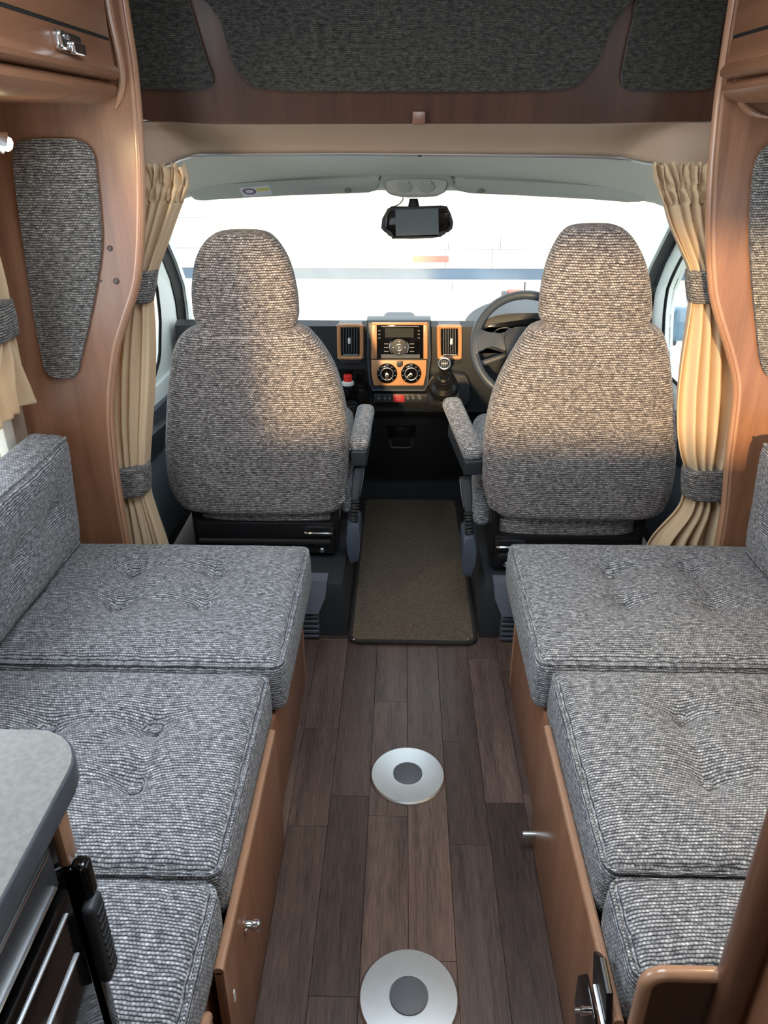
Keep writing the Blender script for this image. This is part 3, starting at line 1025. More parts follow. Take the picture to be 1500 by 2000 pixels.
def tieback(px, Yc, dep, parent, mat):
    """band round the curtain: rows of (y, xl, yl, xr, yr) top and bottom"""
    (xl0, yl0, xr0, yr0), (xl1, yl1, xr1, yr1) = px
    rings = []
    seg = 40
    for t, g in ((0, 0.0), (0.02, 0.003), (0.12, 0.005), (0.5, 0.006), (0.88, 0.005), (0.98, 0.003), (1, 0.0)):
        l = P(xl0 + (xl1 - xl0) * t, yl0 + (yl1 - yl0) * t, Y=Yc)
        r = P(xr0 + (xr1 - xr0) * t, yr0 + (yr1 - yr0) * t, Y=Yc)
        ring = []
        for k in range(seg):
            a = 2 * math.pi * k / seg
            cx = math.copysign(abs(math.cos(a)) ** 0.7, math.cos(a))
            sy = math.copysign(abs(math.sin(a)) ** 0.7, math.sin(a))
            u = 0.5 + 0.5 * cx
            ring.append(Vector((l.x + (r.x - l.x) * u + cx * g, Yc + (dep + g) * sy, l.z + (r.z - l.z) * u)))
        rings.append(ring)
    return loft('tieback', rings, mat, parent)


e = empty('cab_curtain', (-0.78, 2.06, 0.45), 'beige cab curtain tied twice behind the left bulkhead', 'curtain', 'cab curtains')
curtain_px([(325, 255, 362), (345, 255, 366), (370, 255, 361), (395, 256, 353), (430, 254, 340), (480, 248, 322), (527, 242, 305), (560, 236, 299), (590, 230, 295), (640, 212, 298), (700, 200, 299), (770, 198, 297), (840, 204, 292), (905, 218, 288), (935, 222, 289), (965, 226, 291), (1000, 228, 302), (1060, 228, 322), (1110, 228, 334)],
           2.06, 5, M['curtain'], e, 3, 0.026, (320, 392))
tieback(((240, 527, 304, 527), (228, 586, 294, 590)), 2.06, 0.040, e, M['tiefab'])
tieback(((214, 912, 289, 903), (222, 970, 291, 957)), 2.06, 0.040, e, M['tiefab'])
e = empty('cab_curtain', (0.82, 2.06, 0.45), 'beige cab curtain tied twice behind the right bulkhead, glowing yellow', 'curtain', 'cab curtains')
curtain_px([(322, 1272, 1405), (345, 1276, 1405), (375, 1288, 1405), (400, 1296, 1405), (440, 1308, 1406), (490, 1330, 1408), (527, 1345, 1412), (560, 1347, 1420), (590, 1347, 1428), (640, 1340, 1445), (700, 1331, 1455), (770, 1324, 1458), (840, 1324, 1450), (885, 1330, 1436), (913, 1338, 1424), (940, 1338, 1420), (968, 1336, 1420), (1000, 1322, 1425), (1055, 1272, 1430), (1110, 1250, 1435)],
           2.06, 5, M['curtain'], e, 11, 0.028, (318, 398))
tieback(((1344, 527, 1412, 525), (1348, 590, 1426, 582)), 2.06, 0.042, e, M['tiefab'])
tieback(((1337, 913, 1416, 911), (1336, 968, 1414, 970)), 2.06, 0.042, e, M['tiefab'])

# side-window curtain at the left edge (hangs along the left wall, folds run along Y)
e = empty('window_curtain', (-0.99, 1.76, 0.88), 'short beige curtain with tweed tieback at the left side window', 'curtain')
rws = lerp_rows([(1.42, 1.60, 1.86), (1.30, 1.62, 1.85), (1.16, 1.68, 1.83), (1.09, 1.70, 1.82), (1.02, 1.66, 1.84), (0.95, 1.58, 1.87), (0.885, 1.56, 1.885)], 6)
out = []
for z, ya, yb in rws:
    row = []
    for k in range(91):
        u = k / 90
        wv = 0.022 * math.sin(2 * math.pi * 4 * u + 0.6 * math.sin(5 * u)) + 0.008 * math.sin(2 * math.pi * 9 * u + 20 * z)
        row.append(Vector((-0.985 + wv, ya + (yb - ya) * u, z + 0.006 * math.sin(2 * math.pi * 4 * u) * (1 if z < 0.9 else 0))))
    out.append(row)
sheet('fabric', out, M['curtain'], e, thick=0.003)
rings = []
for t, g in ((0, 0), (0.03, 0.003), (0.5, 0.005), (0.97, 0.003), (1, 0)):
    z = 1.155 - 0.085 * t
    ring = []
    for k in range(32):
        a = 2 * math.pi * k / 32
        ring.append(Vector((-0.985 + (0.036 + g) * math.sin(a), 1.755 + (0.082 + g) * math.copysign(abs(math.cos(a)) ** 0.6, math.cos(a)), z)))
    rings.append(ring)
loft('tieback', rings, M['tiefab'], e)


# ================================================================== CAB SEATS
def cab_seat(sx, label, back, head, flap, Y0, arm, lever):
    slope, z0 = -0.12, 0.4

    def rings_from(rows, tfun, n_exp, yoff=0.0, m=4):
        rr = lerp_rows(rows, m)
        out = []
        N = len(rr)
        for i, (y, xl, xr) in enumerate(rr):
            a, b = PT(xl, y, Y0 + yoff, slope, z0), PT(xr, y, Y0 + yoff, slope, z0)
            out.append(super_ring((a.x + b.x) / 2, (a.y + b.y) / 2, a.z, (b.x - a.x) / 2, tfun(i / (N - 1)), n_exp, 64))
        return out
    c0 = PT((back[6][1] + back[6][2]) / 2, back[6][0], Y0, slope, z0)
    xc = c0.x
    e = empty('captain_chair', (xc, Y0 + 0.1, 0.0), label, 'chair', 'cab seats')
    ease = lambda t: math.sin(min(1, t) * math.pi / 2)
    bk = loft('backrest', rings_from(back, lambda t: 0.03 + 0.055 * ease(t / 0.2) - 0.045 * max(0, (t - 0.9) / 0.1), 3.4), M['seatfab'], e)
    hr = loft('headrest', rings_from(head, lambda t: 0.012 + 0.05 * ease(t / 0.35) + 0.0 * t, 2.8, -0.01), M['seatfab'], e)
    loft('lower_cover', rings_from(flap, lambda t: 0.03 + 0.02 * math.sin(math.pi * t), 3.0, -0.005), M['seatfab'], e)
    # hem piping along the lower edge of the back cover
    hem = [(back[-3][1] + 6, back[-3][0] - 2), (back[-2][1] + 5, back[-2][0] + 2), ((back[-1][1] * 2 + back[-1][2]) / 3, back[-1][0] + 1), ((back[-1][1] + back[-1][2]) / 2, back[-1][0] + 2), ((back[-1][1] + 2 * back[-1][2]) / 3, back[-1][0] + 1), (back[-2][2] - 4, back[-2][0]), (back[-3][2] - 5, back[-3][0] - 6)]
    tube('hem', smooth_path([PT(x, y, Y0 - 0.045, slope, z0) for x, y in hem], 5), 0.0075, M['seatfab'], bk)
    # seat cushion and bolster in front of the backrest
    rbox('seat_cushion', (xc, Y0 + 0.33, 0.475), (0.53, 0.52, 0.15), 0.05, M['fabric'], e)
    sd = -sx     # aisle side
    bx = (back[6][2] if sx < 0 else back[6][1])
    ed = PT(bx, 930, Y0, slope, z0).x
    rbox('side_bolster', (ed - sd * 0.004, Y0 + 0.10, 0.45), (0.065, 0.14, 0.25), 0.03, M['fabric'], e, rot=Matrix.Rotation(R(-8), 3, 'X'))
    # swivel frame
    fr = box('swivel_frame', (xc - 0.235, Y0 - 0.06, 0.225), (xc + 0.235, Y0 + 0.46, 0.345), M['black'], e, bev=0.01)
    for q in (-0.2, 0.2):
        box('back_bracket', (xc + q * 1.16 - 0.014, Y0 - 0.05, 0.25), (xc + q * 1.16 + 0.014, Y0 + 0.06, 0.50), M['black'], e, bev=0.006)
    tube('cross_bar', [Vector((xc - 0.22, Y0 - 0.075, 0.28)), Vector((xc + 0.22, Y0 - 0.075, 0.28))], 0.011, M['black'], fr)
    ins = xc + sd * 0.19
    for dz in (0.245, 0.275):
        lathe('bolt', [(0.011, 0), (0.011, 0.008), (0.006, 0.012), (0, 0.012)], (ins, Y0 - 0.062, dz), (0, -1, 0), M['chrome'], fr, seg=6)
    tube('release_bar', smooth_path([Vector((ins - sd * 0.05, Y0 - 0.07, 0.315)), Vector((ins - sd * 0.045, Y0 - 0.085, 0.318)), Vector((ins + sd * 0.03, Y0 - 0.085, 0.318)), Vector((ins + sd * 0.035, Y0 - 0.07, 0.312))], 4), 0.004, M['chrome'], fr, seg=6)
    # plastic side cover and recline lever with a ribbed boot
    lx = P(lever[0], lever[1], Y=Y0 - 0.08)
    slab('side_cover', smooth_path([Vector((lx.x - sd * 0.02, Y0 - 0.09, 0.345)), Vector((lx.x + sd * 0.016, Y0 - 0.09, 0.345)), Vector((lx.x + sd * 0.022, Y0 - 0.09, 0.32)), Vector((lx.x + sd * 0.02, Y0 - 0.09, 0.24)), Vector((lx.x + sd * 0.012, Y0 - 0.09, 0.215)), Vector((lx.x - sd * 0.016, Y0 - 0.09, 0.215))], 3, closed=True), (0, 0.13, 0.0), M['slate'], e, bev=0.006)
    lb = lx + Vector((0, 0.02, 0)); lb.z = 0.34
    lt = lb + Vector((sd * 0.006, 0.02, 0.085))
    bmx = bmesh.new()
    n = 30
    path = [lb.lerp(lt, k / n) for k in range(n + 1)]
    add_tube(bmx, path, [0.0135 + 0.003 * math.sin(k / n * 2 * math.pi * 8) for k in range(n + 1)], 14)
    bo = finish('lever_boot', bmx, M['rubber'], e, smooth=60)
    gr = [super_ring(lt.x + sd * 0.012 * t, lt.y + 0.035 * t, lt.z + 0.10 * t, 0.012 + 0.006 * math.sin(min(1, t * 1.4) * math.pi / 2), 0.011, 3.2, 20) for t in (0, 0.1, 0.3, 0.6, 0.9, 0.98, 1.0)]
    gp = loft('lever_grip', gr, M['darkplastic'], e)
    tube('grip_trim', [Vector((r_[0].x if sd > 0 else r_[10].x, r_[0].y - 0.004, r_[0].z)) for r_ in gr[1:-1]], 0.0012, M['silver'], gp, seg=6)
    # armrest
    (an, af, wn) = arm
    d = (af - an)
    L_ = d.length
    ang = math.atan2(-d.x, d.y)
    tilt = math.asin(d.z / L_)
    rot = (Matrix.Rotation(ang, 3, 'Z') @ Matrix.Rotation(tilt, 3, 'X'))
    mid = (an + af) / 2
    am = rbox('armrest', mid, (wn, L_, 0.05), 0.022, M['fabric'], e, rot=rot)
    bmx = bmesh.new()
    add_rbox(bmx, mid + Vector((0, -0.004, -0.045)) - d * 0.12, (wn * 0.86, L_ * 0.72, 0.055), 0.008, n=3, rot=rot)
    ab = finish('armrest_base', bmx, M['darkplastic'], am, smooth=60)
    hb = an + Vector((0, 0.06, -0.04))
    box('armrest_hinge', (min(hb.x, ed) - 0.005, hb.y - 0.02, hb.z - 0.03), (max(hb.x, ed) + 0.005, hb.y + 0.03, hb.z + 0.01), M['black'], am, bev=0.006)
    c = an - d.normalized() * (-0.05) + Vector((0, -0.05 - 0.004, -0.047))
    lathe('screw', [(0.004, 0), (0.004, 0.002), (0, 0.002)], (an.x, an.y + L_ * 0.02, an.z - 0.05), (0, -1, 0), M['rubber'], ab, seg=10)
    return e, xc


ease_l = [(628, 402, 573), (640, 372, 600), (652, 356, 612), (678, 343, 634), (719, 336, 657), (766, 331, 671), (816, 328, 679), (870, 327, 682), (930, 333, 679), (962, 345, 673), (982, 362, 667), (990, 380, 655)]
head_l = [(448, 452, 500), (451, 432, 515), (458, 416, 530), (477, 397, 548), (511, 382, 567), (561, 376, 580), (602, 378, 584), (618, 381, 583), (632, 388, 578), (642, 396, 570)]
flap_l = [(978, 400, 662), (990, 394, 665), (1005, 394, 664), (1018, 399, 660), (1028, 408, 650)]
seatL, xcl = cab_seat(-1, 'left tweed-covered cab seat with its armrest on the aisle side', ease_l, head_l, flap_l, 2.30,
                      (Vector((-0.163, 2.25, 0.615)), Vector((-0.152, 2.56, 0.635)), 0.062), (690, 1050))
back_r = [(624, 1072, 1252), (634, 1044, 1280), (648, 1028, 1292), (685, 1003, 1302), (730, 978, 1308), (775, 960, 1312), (825, 949, 1316), (875, 942, 1317), (930, 941, 1312), (970, 950, 1300), (992, 965, 1284), (1002, 985, 1262)]
head_r = [(436, 1140, 1190), (440, 1118, 1206), (448, 1104, 1220), (468, 1088, 1238), (505, 1070, 1257), (550, 1058, 1268), (600, 1052, 1272), (618, 1053, 1270), (630, 1060, 1264), (640, 1070, 1255)]
flap_r = [(990, 975, 1240), (1004, 965, 1240), (1022, 964, 1238), (1038, 970, 1234), (1048, 982, 1225)]
seatR, xcr = cab_seat(1, 'right driver cab seat in warm-lit tweed cover with its raised armrest', back_r, head_r, flap_r, 2.22,
                      (Vector((0.200, 2.17, 0.618)), Vector((0.142, 2.50, 0.685)), 0.066), (916, 1085))


def pedestal(chair, xin, xout, Y0, off):
    """moulded plastic seat box with a chamfered corner and finned grille"""
    d = 1 if xout > xin else -1
    pts = [Vector((xin, Y0, 0.0005)), Vector((xin, Y0, 0.16)), Vector((xin + d * 0.012, Y0, 0.205)), Vector((xout, Y0, 0.205)), Vector((xout, Y0, 0.0005))]
    e = slab('pedestal', pts, (0, 0.46, 0), M['darkplastic'], chair, bev=0.006)
    a = xin + d * off
    bmx = bmesh.new()
    vs = [Vector((a - d * 0.022, Y0 - 0.006, 0.155)), Vector((a, Y0 - 0.034, 0.108)), Vector((xout, Y0 - 0.034, 0.108)), Vector((xout, Y0 - 0.008, 0.218)), Vector((a - d * 0.03, Y0 - 0.006, 0.218))]
    top = [v + Vector((0, 0.05, 0)) for v in vs]
    A = [bmx.verts.new(v) for v in vs]; Bq = [bmx.verts.new(v) for v in top]
    bmx.faces.new(A); bmx.faces.new(list(reversed(Bq)))
    for i in range(5): bmx.faces.new((A[i], A[(i + 1) % 5], Bq[(i + 1) % 5], Bq[i]))
    finish('shoulder', bmx, M['facet'], e, smooth=20)
    for k in range(5):
        z = 0.012 + k * 0.0195
        rb = bmesh.new()
        add_rbox(rb, ((a + xout) / 2, Y0 - 0.012, z), (abs(xout - a), 0.03, 0.015), 0.0062, n=3)
        finish('fin', rb, M['pedestal'], e, smooth=60)
    return e


pedestal(seatL, -0.200, -0.62, 2.085, 0.09)
pedestal(seatR, 0.240, 0.70, 2.085, 0.065)

# ================================================================== DASHBOARD
YD = 2.95
e = dash = empty('dashboard', (0, 3.1, 0.0), 'dark grey dashboard with wood-look centre console, vents and radio', 'dashboard')
prof = [(3.5, 0.70), (3.3, 0.765), (3.1, 0.828), (3.02, 0.846), (2.985, 0.83), (2.985, 0.64), (3.0, 0.60), (3.02, 0.47), (3.06, 0.435), (3.1, 0.42), (3.14, 0.36), (3.16, 0.0), (3.3, 0.0), (3.46, 0.5)]
slab('body', [Vector((-0.93, y, z)) for y, z in smooth_path([Vector((y, z, 0)) for y, z in prof], 1) and prof], (1.86, 0, 0), M['dash'], e, bev=0.012, seg=3)
# top hump in the middle
c = P(780, 616, Y=3.15)
bmx = bmesh.new()
add_rbox(bmx, (c.x, 3.15, c.z - 0.02), (0.13, 0.12, 0.05), 0.02)
finish('top_bulge', bmx, M['dash'], e, smooth=60)
# centre stack
cs = [(716, 626), (842, 626), (842, 700), (838, 750), (832, 766), (726, 766), (720, 750), (716, 700)]
slab('centre_stack', [P(x, y, Y=YD) for x, y in cs], (0, 0.09, 0), M['dash'], e, bev=0.008, seg=3)
rim = [P(x, y, Y=YD - 0.003) for x, y in ((719, 630), (839, 630), (839, 700), (835, 750), (829, 762), (729, 762), (723, 750), (719, 700))]
tube('stack_rim', [a.lerp(b, k / 3) for a, b in zip(rim, rim[1:] + rim[:1]) for k in range(3)], 0.0032, M['slate'], e, closed=True, seg=8)
# wood-look surround: sides, top, lower climate plate
fw_ = YD - 0.004
bmx = bmesh.new()
add_slab(bmx, [P(x, y, Y=fw_) for x, y in ((726, 629), (835, 629), (835, 634), (726, 634))], (0, -0.009, 0), 0.002)
add_slab(bmx, [P(x, y, Y=fw_) for x, y in ((726, 634), (736, 634), (736, 700), (725, 700))], (0, -0.009, 0), 0.002)
add_slab(bmx, [P(x, y, Y=fw_) for x, y in ((827, 634), (835, 634), (835, 700), (827, 700))], (0, -0.009, 0), 0.002)
finish('radio_surround', bmx, M['fascia'], e)
cp = slab('climate_plate', [P(x, y, Y=fw_) for x, y in ((725, 702), (833, 702), (832, 730), (827, 752), (730, 752), (726, 730))], (0, -0.010, 0), M['fascia'], e, bev=0.003)
cp['label'] = 'orange wood-look plate with two heater dials'
for x, ang in ((756, 180), (803, 228)):
    c = P(x, 729, Y=fw_ - 0.010)
    dl = lathe('heater_dial', [(0.0405, 0), (0.040, 0.006), (0.036, 0.009), (0.027, 0.010), (0, 0.010)], c, (0, -1, 0), M['gloss'], cp, seg=36)
    bmx = bmesh.new()
    add_tube(bmx, [c + Vector((0.0245 * math.cos(a), -0.011, 0.0245 * math.sin(a))) for a in [2 * math.pi * k / 40 for k in range(40)]], 0.0022, 8, closed=True)
    finish('dial_ring', bmx, M['silver'], dl)
    a = R(ang)
    dvec = Vector((math.sin(a), 0, math.cos(a)))
    pv = Vector((dvec.z, 0, -dvec.x))
    base_ = c + Vector((0, -0.011, 0))
    tip = [base_ + dvec * q * 0.001 + pv * r_ * 0.001 for q, r_ in ((-6, 0), (-3, 6.5), (4, 6), (22, 4.5), (24, 0), (22, -4.5), (4, -6), (-3, -6.5))]
    slab('dial_pointer', tip, (0, -0.008, 0), M['silver'], dl, bev=0.0015)
    tip = [base_ + Vector((0, -0.0082, 0)) + dvec * q * 0.001 + pv * r_ * 0.001 for q, r_ in ((0, 3), (17, 2), (17, -2), (0, -3))]
    slab('pointer_inlay', tip, (0, -0.0006, 0), M['gloss'], dl)
    for k in range(9):
        b_ = R(-135 + k * 33.75)
        lathe('dial_mark', [(0.0022, 0), (0.0022, 0.0006), (0, 0.0006)], c + Vector((0.0335 * math.sin(b_), -0.0095, 0.0335 * math.cos(b_))), (0, -1, 0), M['greyprint'], dl, seg=8)
slab('plate_button', [P(x, y, Y=fw_ - 0.010) for x, y in ((775, 705), (787, 705), (787, 713), (783, 717), (777, 717), (775, 713))], (0, -0.003, 0), M['dash'], cp, bev=0.001)
# radio
rd = slab('radio', [P(x, y, Y=fw_) for x, y in ((737, 635), (826, 635), (826, 700), (737, 700))], (0, -0.006, 0), M['gloss'], e, bev=0.002)
yf = fw_ - 0.006
slab('display', [P(x, y, Y=yf) for x, y in ((752, 641), (808, 641), (808, 659), (752, 659))], (0, -0.001, 0), M['lcd'], rd)
c = P(779.5, 678, Y=yf)
kb = lathe('control_ring', [(0.034, 0), (0.033, 0.004), (0.028, 0.005), (0, 0.005)], c, (0, -1, 0), M['darkplastic'], rd, seg=32)
tube('knob_ring', [c + Vector((0.0125 * math.cos(a), -0.0065, 0.0125 * math.sin(a))) for a in [2 * math.pi * k / 28 for k in range(28)]], 0.0024, M['silver'], kb, closed=True, seg=8)
lathe('knob_centre', [(0.006, 0), (0.006, 0.008), (0, 0.008)], c, (0, -1, 0), M['greyprint'], kb, seg=16)
for k in range(4):
    a = math.pi / 2 * k
    lathe('arrow_mark', [(0.002, 0), (0.002, 0.0007), (0, 0.0007)], c + Vector((0.023 * math.sin(a), -0.005, 0.023 * math.cos(a))), (0, -1, 0), M['whiteprint'], kb, seg=8)
for s_ in (-1, 1):
    arc = [c + Vector((s_ * 0.0365 * math.cos(b_), -0.003, 0.0365 * math.sin(b_))) for b_ in [R(-38 + k * 7.6) for k in range(11)]]
    tube('chrome_arc', arc, [0.0006 + 0.0022 * math.sin(math.pi * k / 10) for k in range(11)], M['silver'], rd, seg=6)
    for k in range(3):
        yy = 671.5 + 7.3 * k
        cx = 779.5 + s_ * 25
        slab('button_mark', [P(x, y, Y=yf) for x, y in ((cx - 4.5, yy - 0.8), (cx + 4.5, yy - 0.8), (cx + 4.5, yy + 0.8), (cx - 4.5, yy + 0.8))], (0, -0.0008, 0), M['greyprint'], rd)
        cx = 779.5 + s_ * 38.5
        yy = 646 + 7 * k
        slab('button_mark', [P(x, y, Y=yf) for x, y in ((cx - 2, yy - 0.8), (cx + 2, yy - 0.8), (cx + 2, yy + 0.8), (cx - 2, yy + 0.8))], (0, -0.0008, 0), M['greyprint'], rd)
slab('lower_strip', [P(x, y, Y=yf) for x, y in ((744, 692), (820, 692), (820, 699), (744, 699))], (0, -0.0012, 0), M['slate'], rd)
slab('cd_slot', [P(x, y, Y=yf) for x, y in ((745, 637), (818, 637), (818, 638.6), (745, 638.6))], (0, -0.0008, 0), M['greyprint'], rd)


def vent(x0, x1, y0, y1, dx):
    v = slab('vent_housing', [P(x, y, Y=YD + 0.01) for x, y in ((x0 - 1, y0 - 4), (x1 + 1, y0 - 4), (x1 + 1, y1 + 12), (x0 + 2, y1 + 12))], (0, 0.07, 0), M['dash'], e, bev=0.006)
    out_ = smooth_path([P(x, y, Y=YD + 0.008) for x, y in ((x0 + 2, y0), (x1 - 2, y0), (x1, y0 + 3), (x1, y1 - 4), (x1 - 4, y1), (x0 + 5, y1), (x0 + 1, y1 - 4), (x0, y0 + 3))], 3, closed=True)
    tube('vent_frame', out_, 0.0085, M['fascia'], v, closed=True, seg=10)
    slab('vent_recess', [P(x, y, Y=YD + 0.009) for x, y in ((x0 + 3, y0 + 2), (x1 - 3, y0 + 2), (x1 - 3, y1 - 2), (x0 + 4, y1 - 2))], (0, -0.001, 0), M['gloss'], v)
    n = 6
    for k in range(n):
        x = x0 + 9 + (x1 - x0 - 18) * k / (n - 1)
        slab('vane', [P(xx, y, Y=YD + 0.006) for xx, y in ((x - 0.9, y0 + 4), (x + 0.9, y0 + 4), (x + 0.9, y1 - 9), (x - 0.9, y1 - 9))], (0, -0.008, 0), M['pedestal'], v)
    cx, cy = (x0 + x1) / 2 + dx, (y0 + y1) / 2 - 1
    rbox('vent_tab', P(cx, cy, Y=YD - 0.006), (0.010, 0.010, 0.024), 0.004, M['whiteprint'], v, n=3, nx=1, ny=1, nz=1)
    slab('lower_bar', [P(x, y, Y=YD + 0.004) for x, y in ((x0 + 8, y1 - 7), (x1 - 6, y1 - 7), (x1 - 6, y1 - 3.5), (x0 + 8, y1 - 3.5))], (0, -0.004, 0), M['greyprint'], v, bev=0.001)
    for k in range(5):
        x = x0 + 10 + 5.6 * k
        q = P(x, y0 - 4, Y=YD + 0.05)
        box('top_slot', (q.x - 0.004, YD + 0.02, q.z - 0.004), (q.x + 0.004, YD + 0.06, q.z + 0.006), M['gloss'], v)


vent(662, 706, 636, 698, -2)
vent(857, 898, 638, 698, 4)
# switch strip with the red hazard button
ss = slab('switch_strip', [P(x, y, Y=2.965) for x, y in ((730, 769), (838, 769), (838, 787), (730, 787))], (0, 0.06, 0), M['dash'], e, bev=0.003)
for x0, x1, m in ((734, 746, 'dash'), (748, 756, 'dash'), (757, 766, 'dash'), (768, 790, 'hazard'), (792, 801, 'dash'), (803, 812, 'dash'), (814, 826, 'dash')):
    b_ = slab('hazard_button' if m == 'hazard' else 'switch_button', [P(x, y, Y=2.964) for x, y in ((x0, 771), (x1, 771), (x1, 785), (x0, 785))], (0, -0.004, 0), M[m], ss, bev=0.0012)
    cx = (x0 + x1) / 2
    if m == 'hazard':
        b_['label'] = 'red hazard warning button with a triangle'
        tri = [P(cx - 0.5, 774.5, Y=2.9598), P(cx + 3.5, 780.5, Y=2.9598), P(cx - 4.5, 780.5, Y=2.9598)]
        tube('triangle_mark', tri, 0.0007, M['whiteprint'], b_, closed=True, seg=4)
    else:
        slab('symbol', [P(x, y, Y=2.9598) for x, y in ((cx - 2, 776.5), (cx + 2, 776.5), (cx + 2, 779.5), (cx - 2, 779.5))], (0, -0.0004, 0), M['greyprint'], b_)
# lower storage bin with handle recess
lb_ = slab('storage_bin', [P(x, y, Y=3.09) for x, y in ((705, 812), (910, 812), (905, 930), (712, 930))], (0, 0.06, 0), M['black'], e, bev=0.006)
slab('bin_flap', [P(x, y, Y=3.088) for x, y in ((756, 830), (812, 830), (810, 852), (758, 852))], (0, -0.006, 0), M['gloss'], lb_, bev=0.002)
tube('bin_handle', smooth_path([P(x, y, Y=3.078) for x, y in ((762, 858), (763, 870), (770, 874), (798, 874), (804, 870), (805, 858))], 3), 0.005, M['darkplastic'], lb_, seg=8)
# cup-holder tray left of the stack
ct = slab('cup_tray', [P(x, y, Y=2.975) for x, y in ((655, 722), (712, 722), (722, 786), (668, 788))], (0, 0.02, 0), M['gloss'], e, bev=0.003)
cl = P(680, 765, Y=2.95)
lathe('cup_ring', [(0.04, 0), (0.043, 0.004), (0.04, 0.008), (0.034, 0.006), (0.034, -0.03)], (cl.x, 2.93, cl.z - 0.05), (0, 0, 1), M['rubber'], e, seg=28)
# gear lever housing
slab('gear_housing', smooth_path([P(x, y, Y=2.94) for x, y in ((842, 745), (848, 732), (900, 730), (915, 745), (912, 792), (838, 792))], 3, closed=True), (0, 0.08, 0), M['dash'], e, bev=0.01)
# instrument hood in front of the driver
hood = [P(x, y, Y=2.99) for x, y in ((912, 668), (914, 650), (930, 634), (958, 620), (990, 613), (1040, 611), (1100, 614), (1140, 625), (1165, 645), (1168, 690), (912, 690))]
slab('instrument_hood', smooth_path(hood[1:9], 4) + [hood[9], hood[10], hood[0]], (0, 0.16, 0.02), M['dash'], e, bev=0.008)
dial = [P(x, y, Y=2.987) for x, y in ((935, 650), (962, 632), (1040, 622), (1110, 630), (1140, 650), (1140, 690), (935, 690))]
slab('instrument_face', dial, (0, -0.002, 0), M['gloss'], e, bev=0.001)
for x in (985, 1085):
    c = P(x, 660, Y=2.984)
    tube('gauge_ring', [c + Vector((0.05 * math.cos(a), 0, 0.04 * math.sin(a))) for a in [2 * math.pi * k / 28 for k in range(28)]], 0.0015, M['greyprint'], e, closed=True, seg=6)
# low carpeted firewall hidden in the shade under the dash
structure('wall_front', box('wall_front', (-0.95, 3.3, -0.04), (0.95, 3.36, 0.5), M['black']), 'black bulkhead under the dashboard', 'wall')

# gear lever
e = empty('gear_lever', P(866, 770, Y=2.92), 'black gear lever with silver-ringed six-speed knob on the dashboard', 'gear lever')
kc = P(868, 711, Y=2.80)
bt = P(866, 762, Y=2.93)
bmx = bmesh.new()
n = 26
path = [bt.lerp(kc, k / n * 0.62) for k in range(n + 1)]
add_tube(bmx, path, [0.048 * (1 - k / n) ** 0.8 + 0.016 + 0.003 * math.sin(k * 1.7) for k in range(n + 1)], 20)
finish('boot', bmx, M['black'], e, smooth=60)
tube('shaft', [bt.lerp(kc, 0.5), bt.lerp(kc, 0.96)], 0.012, M['rubber'], e, seg=12)
ax_ = (CAM - kc).normalized()
ax_ = (ax_ + Vector((0, 0, 0.5))).normalized()
lathe('knob', [(0.010, -0.055), (0.016, -0.05), (0.022, -0.03), (0.0245, -0.01), (0.024, 0.001), (0.0225, 0.004), (0.0, 0.005)], kc, ax_, M['rubber'], e, seg=28)
u = ax_.cross(Vector((0, 0, 1))).normalized() * -1
v = u.cross(ax_) * -1
if v.z < 0: v = -v
if u.x < 0: u = -u
tube('knob_ring', [kc + ax_ * 0.004 + (u * math.cos(a) + v * math.sin(a)) * 0.0215 for a in [2 * math.pi * k / 32 for k in range(32)]], 0.0028, M['silver'], e, closed=True, seg=8)
bmx = bmesh.new()
o0 = kc + ax_ * 0.0058
for a, b in (((-10, 7), (-10, -7)), ((-3.3, 7), (-3.3, -7)), ((3.3, 7), (3.3, -7)), ((10, 7), (10, 0)), ((-10, 0), (10, 0))):
    add_tube(bmx, [o0 + u * a[0] * 0.001 + v * a[1] * 0.001, o0 + u * b[0] * 0.001 + v * b[1] * 0.001], 0.0008, 4)
finish('shift_pattern', bmx, M['whiteprint'], e, smooth=0)
FONT = None
for (ch, a, b) in (('1', -10, 9), ('3', -3.3, 9), ('5', 3.3, 9), ('R', 10, -5), ('2', -10, -12.5), ('4', -3.3, -12.5), ('6', 3.3, -12.5)):
    cu = bpy.data.curves.new('digit', 'FONT')
    cu.body = ch
    cu.size = 0.006
    cu.align_x = 'CENTER'
    to = bpy.data.objects.new('tmp_text', cu)
    me = bpy.data.meshes.new_from_object(to)
    bpy.data.objects.remove(to)
    mt = Matrix((u, v, ax_)).transposed().to_4x4()
    mt.translation = o0 + u * a * 0.001 + v * b * 0.001
    bmx = bmesh.new()
    bmx.from_mesh(me)
    bmesh.ops.transform(bmx, matrix=mt, verts=bmx.verts)
    finish('shift_digit', bmx, M['whiteprint'], e, smooth=0)

# steering wheel
wc = P(1027, 676, Y=2.78)
e = empty('steering_wheel', wc, 'dark grey steering wheel half hidden behind the driver seat', 'steering wheel')
tl = R(28)
wu = Vector((1, 0, 0))
wv_ = Vector((0, math.sin(tl), math.cos(tl)))
wn_ = wu.cross(wv_)
RW = 0.190
tube('rim', [wc + (wu * math.cos(a) + wv_ * math.sin(a)) * RW for a in [2 * math.pi * k / 72 for k in range(72)]], 0.0165, M['wheel'], e, closed=True, seg=14)
hub = [wc + wu * a + wv_ * b for a, b in ((-0.075, 0.05), (-0.03, 0.062), (0.03, 0.062), (0.075, 0.05), (0.08, 0.0), (0.06, -0.07), (0.02, -0.085), (-0.02, -0.085), (-0.06, -0.07), (-0.08, 0.0))]
slab('hub', smooth_path(hub, 3, closed=True), wn_ * 0.035, M['darkplastic'], e, bev=0.01, seg=3)
